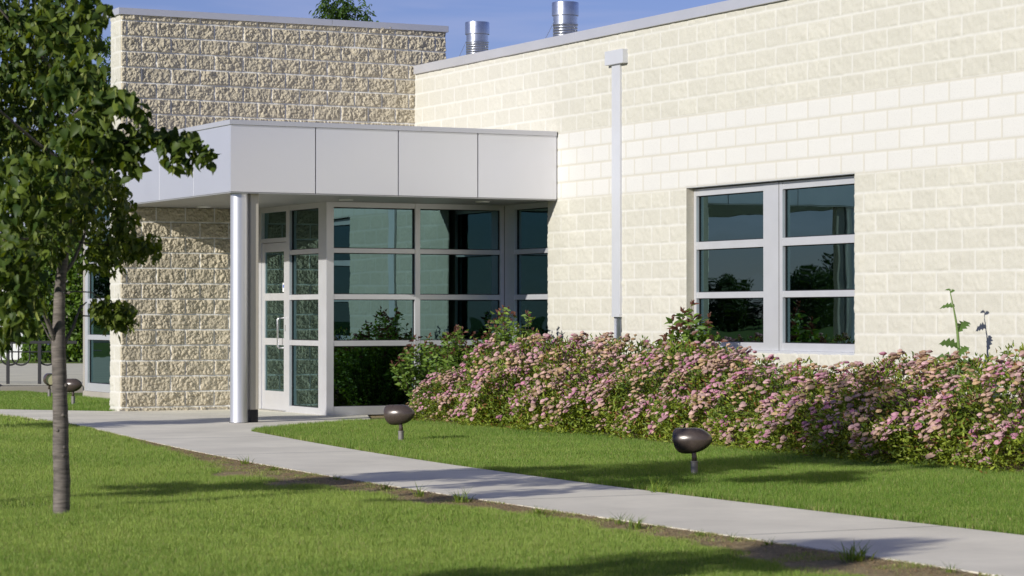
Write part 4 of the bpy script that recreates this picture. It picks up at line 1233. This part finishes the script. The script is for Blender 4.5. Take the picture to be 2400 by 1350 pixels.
# ------------------------------------------------------------------ flowering shrubs
def corymb_template(rng):
    v = [(0, 0, .8)]
    f = []
    n = 8
    for k, (r, h) in enumerate(((.55, .62), (.98, .10), (.55, -.35))):
        for j in range(n):
            a = 2 * math.pi * (j + .5 * k) / n
            q = r * rng.uniform(.82, 1.15)
            v.append((q * math.cos(a), q * math.sin(a), h + rng.uniform(-.2, .2)))
    for j in range(n):
        f.append((0, 1 + j, 1 + (j + 1) % n))
        for k in range(2):
            a = 1 + k * n + j; b = 1 + k * n + (j + 1) % n
            f += [(a, a + n, b), (b, a + n, b + n)]
    return v, f
def spirea(name, seed, rx=.95, ry=.78, h=.95, n_leaf=8000, n_fl=1050):
    rng = np.random.default_rng(seed); rr = random.Random(seed)
    root = empty(name)
    st = MB()
    tips = []
    for i in range(64):                       # arching stems from one crown
        a = rr.uniform(0, 2 * math.pi); q = math.sqrt(rr.random())
        e = (rx * q * math.cos(a), ry * q * math.sin(a), h * (math.sqrt(max(.03, 1 - q ** 2.6)) * rr.uniform(.86, 1.08)))
        tips.append(e)
        st.tube([(e[0] * .12, e[1] * .12, 0), (e[0] * .55, e[1] * .55, e[2] * .62), e], [.005, .004, .002], 4, False)
    st.build('stems', M['bark_dark'], root)
    def surf(n):
        d = rand_dirs(n, rng); d[:, 2] = np.abs(d[:, 2])
        q1 = vnoise(d[:, 0] * 2.2 + seed, d[:, 1] * 2.2 + d[:, 2] * 2.6, 50); q2 = vnoise(d[:, 0] * 5 + seed, d[:, 1] * 5 + d[:, 2] * 5, 52)
        return d, 1 + .34 * (q1 - .5) + .20 * (q2 - .5)
    d, lump = surf(n_leaf)
    r = np.where(rng.random(n_leaf) < .72, rng.uniform(.86, 1.03, n_leaf), rng.uniform(.5, .9, n_leaf)) * lump
    pos = d * r[:, None] * np.array([rx, ry, h])
    pos[:, 2] = pos[:, 2] * .97 + .03
    # skirts hang nearly straight to the ground
    k = rng.random(n_leaf) < .24
    aa = rng.uniform(0, 6.28, n_leaf); zz_ = rng.uniform(.02, .5, n_leaf)
    pos[k] = np.stack([rx * np.cos(aa), ry * np.sin(aa), zz_ * h], -1)[k] * np.stack([rng.uniform(.8, 1.0, n_leaf)] * 2 + [np.ones(n_leaf)], -1)[k]
    out = unit(np.stack([d[:, 0], d[:, 1], d[:, 2] * .6], -1))
    A = unit(out * .7 + rng.normal(0, .5, (n_leaf, 3)) + np.array([0, 0, .30]))
    A, B, N = frame_from(A, unit(rng.normal(0, .75, (n_leaf, 3)) + np.array([-.35, -.2, .6])))
    m = rng.beta(1.1, 1.8, (n_leaf, 1))
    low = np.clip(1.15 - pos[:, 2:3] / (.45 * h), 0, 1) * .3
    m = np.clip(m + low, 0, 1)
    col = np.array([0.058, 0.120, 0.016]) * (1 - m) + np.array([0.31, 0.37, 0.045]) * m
    red = (rng.random(n_leaf) < .06)[:, None]
    col = np.where(red, np.array([0.26, 0.12, 0.045]), col)
    L = rng.uniform(.034, .066, n_leaf)
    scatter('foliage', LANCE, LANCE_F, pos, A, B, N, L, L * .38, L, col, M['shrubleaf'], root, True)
    # flat flower heads; the heads of one branch stand in a row that follows the leaning branch
    nc = n_fl // 6
    d, lump = surf(nc * 3)
    dens = vnoise(d[:, 0] * 3.4 + seed * 2, d[:, 1] * 3.4 + d[:, 2] * 3, 54)
    keep = (d[:, 2] > rng.uniform(.02, .42, len(d))) & (dens + rng.normal(0, .12, len(d)) > .42)
    d = d[keep][:nc]; lump = lump[keep][:nc]; nc = len(d)
    lean = np.array([C_ * .62, -S_ * .62, .70])
    row_d = unit(lean + rng.normal(0, .28, (nc, 3)))
    row_d = row_d - d * np.sum(row_d * d, -1, keepdims=True) * .75
    pos = []; cols = []; nor = []
    hue = rng.random(nc) ** .85
    for k in range(6):
        q = d * (1.0 + rng.uniform(-.01, .05, (nc, 1))) * lump[:, None] * np.array([rx, ry, h])
        q = q + row_d * ((k - 2.5) * .034 + rng.normal(0, .012, (nc, 1))) + rng.normal(0, .013, (nc, 3))
        pos.append(q); nor.append(unit(d * .7 + np.array([-.22, -.05, .8]) + rng.normal(0, .25, (nc, 3))))
        hk = np.clip(hue + rng.normal(0, .16, nc), 0, 1)[:, None]
        fresh = np.array([0.64, 0.28, 0.41]); pale = np.array([0.70, 0.47, 0.455]); faded = np.array([0.60, 0.42, 0.24])
        c_ = np.where(hk < .42, fresh * (1 - hk / .42) + pale * (hk / .42), pale * (1 - (hk - .42) / .58) + faded * ((hk - .42) / .58))
        cols.append(c_ * rng.uniform(.55, 1.0, (nc, 1)))
    pos = np.concatenate(pos); nor = np.concatenate(nor); col = np.concatenate(cols)
    k = (pos[:, 2] > .10) & (rng.random(len(pos)) < .85)
    pos, nor, col = pos[k], nor[k], col[k]
    n = len(pos)
    B = unit(np.cross(nor, rand_dirs(n, rng))); A = np.cross(B, nor)
    s_ = rng.uniform(.019, .038, n)
    tv, tfm = corymb_template(rr)
    tag(scatter('flowers', tv, tfm, pos, A, B, nor, s_, s_ * rng.uniform(.8, 1.1, n), s_ * .8, col, M['flower'], root, False), kind='stuff')
    return root
protos = [spirea('flowering_shrub', 101 + i, .95, .78 + .04 * (i % 3), .93 + .04 * (i % 2)) for i in range(6)]
hedge_line = [(13.25, 27.35, .72, .62, 'lowest pink flowering shrub at the left end of the row, behind the first spotlight'),
              (13.75, 26.75, .95, 1.02, 'tall pink flowering shrub beside the dark leafed bush and the glazed corner'),
              (13.55, 25.95, 1.0, .98, 'pink flowering shrub in front of the foot of the wall downspout'),
              (13.6, 24.9, 1.0, .93, 'pink flowering shrub in front of the reddish tipped bush left of the window'),
              (13.65, 23.85, 1.0, .96, 'pink flowering shrub before the left half of the side window'),
              (13.65, 22.8, 1.0, .93, 'pink flowering shrub before the mullion of the side window, partly in tree shade'),
              (13.65, 21.75, 1.0, .92, 'pink flowering shrub before the right half of the side window'),
              (13.6, 20.75, 1.0, .80, 'pink flowering shrub before bare block wall right of the side window'),
              (13.55, 19.75, 1.0, .78, 'pink flowering shrub with the tall green weed growing through it'),
              (13.5, 18.8, 1.05, .82, 'pink flowering shrub right of the tall green weed'),
              (13.5, 17.8, 1.05, .86, 'pink flowering shrub at the right edge of the photo, last one in view'),
              (13.5, 16.8, 1.05, .95, 'pink flowering shrub just past the right end of the visible row')]
for i, (u, v, s_, h_, lab) in enumerate(hedge_line):
    src = protos[i % 6]
    o = src if i < 6 else copy_tree(src)
    o.location = (u, v, -.03)
    o.rotation_euler = (0, 0, [0, .3, -.2, .15, -.3, .1, -.25, .35, -.1, .25, -.3, .2][i])
    o.scale = (s_, s_, h_)
    tag(o, lab, 'shrub', 'pink flowering shrubs along the side wall')

def leafy_bush(name, u, v, r, h, label, seed, n_leaf=2600, sticks=26, leaf=(.045, .085)):
    """upright bush with opposite leaves and reddish tips"""
    rng = np.random.default_rng(seed); rr = random.Random(seed)
    root = empty(name, (u, v, -.03))
    tag(root, label, 'shrub', 'dark leafed bushes')
    st = MB(); P, A_, Cc, tipP = [], [], [], []
    for i in range(sticks):
        a = rr.uniform(0, 6.28); q = math.sqrt(rr.random())
        e = Vector((r * q * math.cos(a), r * q * math.sin(a), h * rr.uniform(.72, 1.0) * (1 - .42 * q * q)))
        b = Vector((e.x * .25, e.y * .25, 0)); mid = Vector((e.x * .8, e.y * .8, e.z * .55))
        st.tube([b, mid, e], [.006, .005, .002], 5, False)
        m = n_leaf // sticks
        for k in range(m):
            t = rr.uniform(.12, 1.0)
            p = (b.lerp(mid, t * 2) if t < .5 else mid.lerp(e, t * 2 - 1))
            aa = rr.uniform(0, 6.28)
            P.append(tuple(p + Vector((rr.gauss(0, .02), rr.gauss(0, .02), rr.gauss(0, .01)))))
            A_.append((math.cos(aa), math.sin(aa), rr.uniform(-.25, .75)))
            tipP.append(t)
        for k in range(5):
            aa = rr.uniform(0, 6.28)
            P.append(tuple(e)); A_.append((.4 * math.cos(aa), .4 * math.sin(aa), 1.0)); tipP.append(1.5)
    st.build('stems', M['bark_dark'], root)
    P = np.array(P); n = len(P); tipP = np.array(tipP)
    A, B, N = frame_from(np.array(A_), unit(rng.normal(0, .7, (n, 3)) + np.array([-.4, -.2, .6])))
    m = rng.beta(1.8, 2.2, (n, 1))
    col = np.array([0.070, 0.150, 0.024]) * (1 - m) + np.array([0.24, 0.34, 0.06]) * m
    red = (tipP > 1.2) | ((tipP > .93) & (rng.random(n) < .35))
    col = np.where(red[:, None], np.array([0.17, 0.075, 0.05]) * rng.uniform(.6, 1.2, (n, 1)), col)
    L = rng.uniform(*leaf, n) * np.where(tipP > 1.2, .65, 1.0)
    scatter('foliage', LANCE, LANCE_F, P, A, B, N, L, L * .48, L, col, M['shrubleaf'], root, True)
    return root
leafy_bush('leafy_bush', 13.6, 28.6, .74, 1.18, 'dark green bush with reddish tips before the front glazing, beside the first flowering shrub', 61, 7000, 70)
leafy_bush('leafy_bush', 14.1, 27.9, .55, 1.42, 'taller dark green bush with reddish tips before the glazed corner', 62, 5600, 60)
leafy_bush('leafy_bush', 14.3, on_u(1622, 14.3), .40, 1.42, 'green bush with dark red tips standing against the left side of the window', 63, 2400, 30, (.075, .125))

# tall weed
def thistle():
    u = 14.38; t = (2246 - 1200) / F
    Y = u / (C_ * t + S_); p = W(t * Y, Y, -.03)
    root = empty('tall_weed', p)
    tag(root, 'tall green toothed weed rising above the flowering shrubs against the block wall', 'weed')
    st = MB()
    rt = Vector((C_, -S_, 0))
    line = [(.02, 0), (.01, .5), (.0, .72), (0.005, .95), (-.005, 1.1), (-.02, 1.22), (-.045, 1.36), (-.07, 1.47), (-.075, 1.51)]
    pts = [rt * a + Vector((0, 0, z)) for a, z in line]
    st.tube(pts, [.018, .017, .016, .015, .013, .010, .007, .005, .004], 8)
    st.build('stem', M['stemgreen'], root, smooth=True)
    lf = [(.005, .82, -.16, .09, .17), (.0, .78, .22, .10, .16), (.0, .72, -.20, .02, .18), (.02, .70, .15, .12, .16), (0, .96, -.13, .07, .15), (-.005, 1.1, .10, .13, .15), (-.035, 1.33, -.10, .03, .11), (-.07, 1.46, .03, .05, .06), (-.07, 1.48, -.035, .02, .05),
          (.01, .62, -.25, .08, .2), (.01, .6, .26, .06, .2), (.0, .66, .05, .15, .18), (.0, .88, .06, .10, .13)]
    g = MB()
    rr = random.Random(3)
    for a0, z0, dx, dz, L in lf:
        b = rt * a0 + Vector((0, 0, z0 + .03)); d = (rt * dx + Vector((0, 0, dz)) + Vector((-S_, -C_, 0)) * rr.uniform(-.08, .10))
        d = d.normalized(); sd = Vector((-S_ * .8, -C_ * .8, .6)).cross(d).normalized(); nn = d.cross(sd)
        L *= 1.5
        up_, lo_ = [], []
        m = 9
        for i in range(m + 1):
            t = i / m
            w = L * .22 * math.sin(math.pi * min(1, t * .92 + .08)) ** .8 * (1.25 if i % 2 else .55) * (1 if t < 1 else 0)
            c_ = b + d * (L * t) + Vector((0, 0, -L * .35 * t * t))
            up_.append(c_ + sd * w + nn * w * .3); lo_.append(c_ - sd * w + nn * w * .3)
            if i:
                g.face([lo_[-2], lo_[-1], c_]); g.face([lo_[-2], c_, pc]); g.face([pc, c_, up_[-1]]); g.face([pc, up_[-1], up_[-2]])
            pc = c_
    o = g.build('leaves', M['shrubleaf'], root)
    a = o.data.attributes.new('Col', 'FLOAT_COLOR', 'POINT')
    cc = np.tile(np.array([0.085, 0.155, 0.035, 1], np.float32), (len(o.data.vertices), 1)); a.data.foreach_set('color', cc.ravel())
thistle()

# tufts beside the path
def tuft(name, seed, n=46, h=.14):
    rng = np.random.default_rng(seed)
    az = rng.uniform(0, 6.28, n); le = rng.uniform(.15, 1.1, n)
    A = unit(np.stack([np.cos(az) * le, np.sin(az) * le, np.ones(n)], -1))
    B = unit(np.stack([-np.sin(az), np.cos(az), np.zeros(n)], -1)); N = np.cross(A, B)
    pos = np.stack([rng.normal(0, .02, n), rng.normal(0, .02, n), np.zeros(n)], -1)
    m = rng.random((n, 1))
    col = np.array([0.10, 0.18, 0.03]) * (1 - m) + np.array([0.27, 0.35, 0.06]) * m
    H = rng.uniform(.4, 1.0, n) * h
    return scatter(name, [(0, -.8, 0), (0, .8, 0), (.5, -1, .02), (.5, 1, .02), (1, 0, -.28)], [(0, 1, 3), (0, 3, 2), (2, 3, 4)], pos, A, B, N, H, np.full(n, .0028), H, col, M['blade'])
tp = [tuft('grass_tuft', 201), tuft('grass_tuft', 202, 70, .11), tuft('grass_tuft', 203, 24, .17)]
tspots = [(575, 1083, 1.0, 'grass tuft overhanging the sidewalk edge nearest the tree trunk'), (643, 1097, .9, 'thin upright grass tuft where the widest bare soil begins'), (715, 1110, .5, 'tiny grass tuft on bare soil at the sidewalk edge'),
          (788, 1119, .7, 'small grass tuft at the sidewalk edge just before the tree shade'), (905, 1142, .95, 'grass tuft in shade at the sidewalk edge, left of the long shaded stretch'), (985, 1158, 1.1, 'leafy grass tuft in the shaded stretch of sidewalk edge'),
          (1080, 1172, 1.2, 'broad grass tuft in shaded soil, directly below the nearer edge shadow'), (1262, 1200, 1.0, 'grass tuft at the near sidewalk edge below the flowering hedge'), (1450, 1222, .9, 'bright grass tuft at the sidewalk edge left of the spotlight before the hedge'),
          (1490, 1232, 1.0, 'spiky grass tuft at the sidewalk edge below the spotlight'), (1640, 1248, .7, 'low bright grass tuft on the soil right of the spotlight'), (1715, 1258, .6, 'second low bright grass tuft on the soil right of the spotlight'),
          (1800, 1270, .6, 'small grass tuft where the sidewalk edge soil narrows'), (2005, 1305, 1.5, 'tall dark grass tuft standing at the shaded sidewalk edge'), (2225, 1335, .7, 'small bright grass tuft at the edge of the bare soil, lower right'),
          (1545, 1150, 1.3, 'long grass tuft on the far sidewalk edge before the spotlight'), (240, 1022, .8, 'grass tuft at the sidewalk edge right of the tree trunk'), (305, 1032, .7, 'grass tuft on the sidewalk edge where it bends')]
used = set()
for i, (x_, y_, s_, lab) in enumerate(tspots):
    k = i % 3
    o = tp[k] if k not in used else tp[k].copy()
    if k in used: COL.objects.link(o)
    used.add(k)
    p = gnd(x_, y_ + 3)
    o.location = (p[0], p[1], -.03); o.rotation_euler = (0, 0, i * 1.1); o.scale = (s_, s_, s_)
    tag(o, lab, 'grass tuft', 'grass tufts along the sidewalk edge')

# ------------------------------------------------------------------ floodlights
def floodlight():
    root = empty('floodlight')
    prof = [(-.172, .004), (-.166, .020), (-.148, .040), (-.118, .062), (-.078, .081), (-.03, .094), (.02, .099), (.06, .100), (.09, .098), (.112, .092), (.126, .082)]
    n = 36
    V, Fc = [], []
    for t, r in prof:
        for j in range(n):
            a = 2 * math.pi * j / n
            y, z = r * math.cos(a), r * math.sin(a)
            z = min(z, .086)
            x = t + max(0, t - .05) * (.16 * z / .09)              # hood: longer above, cut back below
            V.append((x, y, z))
    for i in range(len(prof) - 1):
        for j in range(n):
            a = i * n + j; b = i * n + (j + 1) % n
            Fc.append((a, b, b + n, a + n))
    Fc.append(tuple(range(n))[::-1])
    L = (len(prof) - 1) * n
    m = len(V)
    for j in range(n):
        x, y, z = V[L + j]; V.append((x - .012, y * .93, z * .93))
    for j in range(n): Fc.append((L + j, L + (j + 1) % n, m + (j + 1) % n, m + j))
    mm = len(V)
    lens = [(x - .004, y, z) for x, y, z in V[m:m + n]]
    T = Matrix.Translation((0.02, 0, .305)) @ Matrix.Rotation(R(2), 4, 'Y')
    V = [(x, y * 1.1, z * 1.1) for x, y, z in V]; lens = [(x, y * 1.1, z * 1.1) for x, y, z in lens]
    h = MB(); h.v = [tuple(T @ Vector(v)) for v in V]; h.f = Fc
    ho = h.build('housing', M['bronze'], root, smooth=True, autos=.55)
    l_ = MB(); l_.face([T @ Vector(v) for v in lens]); l_.build('lens', M['lens'], root)
    k = MB(); k.tube([(0, 0, .135), (0, 0, .17), (.004, 0, .195), (.01, 0, .222)], [.021, .021, .019, .022], 14)
    k.build('knuckle', M['bronze'], root, smooth=True)
    MB().lathe([(.028, -.05), (.028, .125), (.031, .127), (.031, .137), (.026, .139)], 20).build('conduit', M['conduit'], root, smooth=True, autos=.5)
    return root
fl = floodlight()
fspots = [((1627, 1121), R(153), 1.0, 'bronze spotlight on a short pipe before the flowering hedge, nearest the viewer'),
          ((940, 1042), R(153), 1.0, 'bronze spotlight on a short pipe beside the left end of the flowering hedge'),
          ((172, 950), R(155), 1.0, 'bronze spotlight right behind the tree trunk, left of the textured wall'),
          ((116, 932), R(-68), 1.0, 'bronze spotlight with its pale lens showing, left of the tree trunk')]
for i, ((x_, y_), rz, s_, lab) in enumerate(fspots):
    o = fl if i == 0 else copy_tree(fl)
    p = gnd(x_, y_, -.04 if i < 2 else -.09)
    o.location = (p[0], p[1], -.04 if i < 2 else -.09); o.rotation_euler = (0, 0, rz - YAW); o.scale = (s_,) * 3
    tag(o, lab, 'spotlight', 'bronze ground spotlights')

# ------------------------------------------------------------------ rack at the kerb
def rack():
    Y = 46.2
    o0 = W(-8.8, Y, 0)
    root = empty('bicycle_rack', o0, -YAW)
    tag(root, 'black tubular rack with hanging hoops at the parking lot kerb', 'rack')
    MB().box(-3.2, .95, -.03, .03, .745, .80).build('top_rail', M['black'], root, bevel=.006)
    MB().tube([(-2.5, 0, .60), (.5, 0, .60)], .012, 8).build('lower_rail', M['black'], root)
    for px, zb in ((19, -.1), (93, 0.0)):
        x_ = (px - 1200) / F * Y + 8.8
        MB().box(x_ - .027, x_ + .027, -.025, .025, zb, .745).box(x_ - .08, x_ + .08, -.06, .06, zb - .01, zb + .012).build('post', M['black'], root)
    for px in (22, 48, 110, -40):
        x_ = (px - 1200) / F * Y + 8.8
        pts = [(x_ - .16, .05, .745), (x_ - .16, .05, .50)] + [(x_ + .16 * math.cos(a), .05, .50 - .14 * math.sin(a)) for a in [math.pi - k * math.pi / 10 for k in range(1, 10)]] + [(x_ + .16, .05, .50), (x_ + .16, .05, .745)]
        MB().tube(pts, .015, 8).build('hoop', M['black'], root, smooth=True)
rack()

for o in list(scene.objects):
    if o.type == 'MESH' and o.parent is None and 'kind' not in o and 'category' not in o:
        print('untagged', o.name)
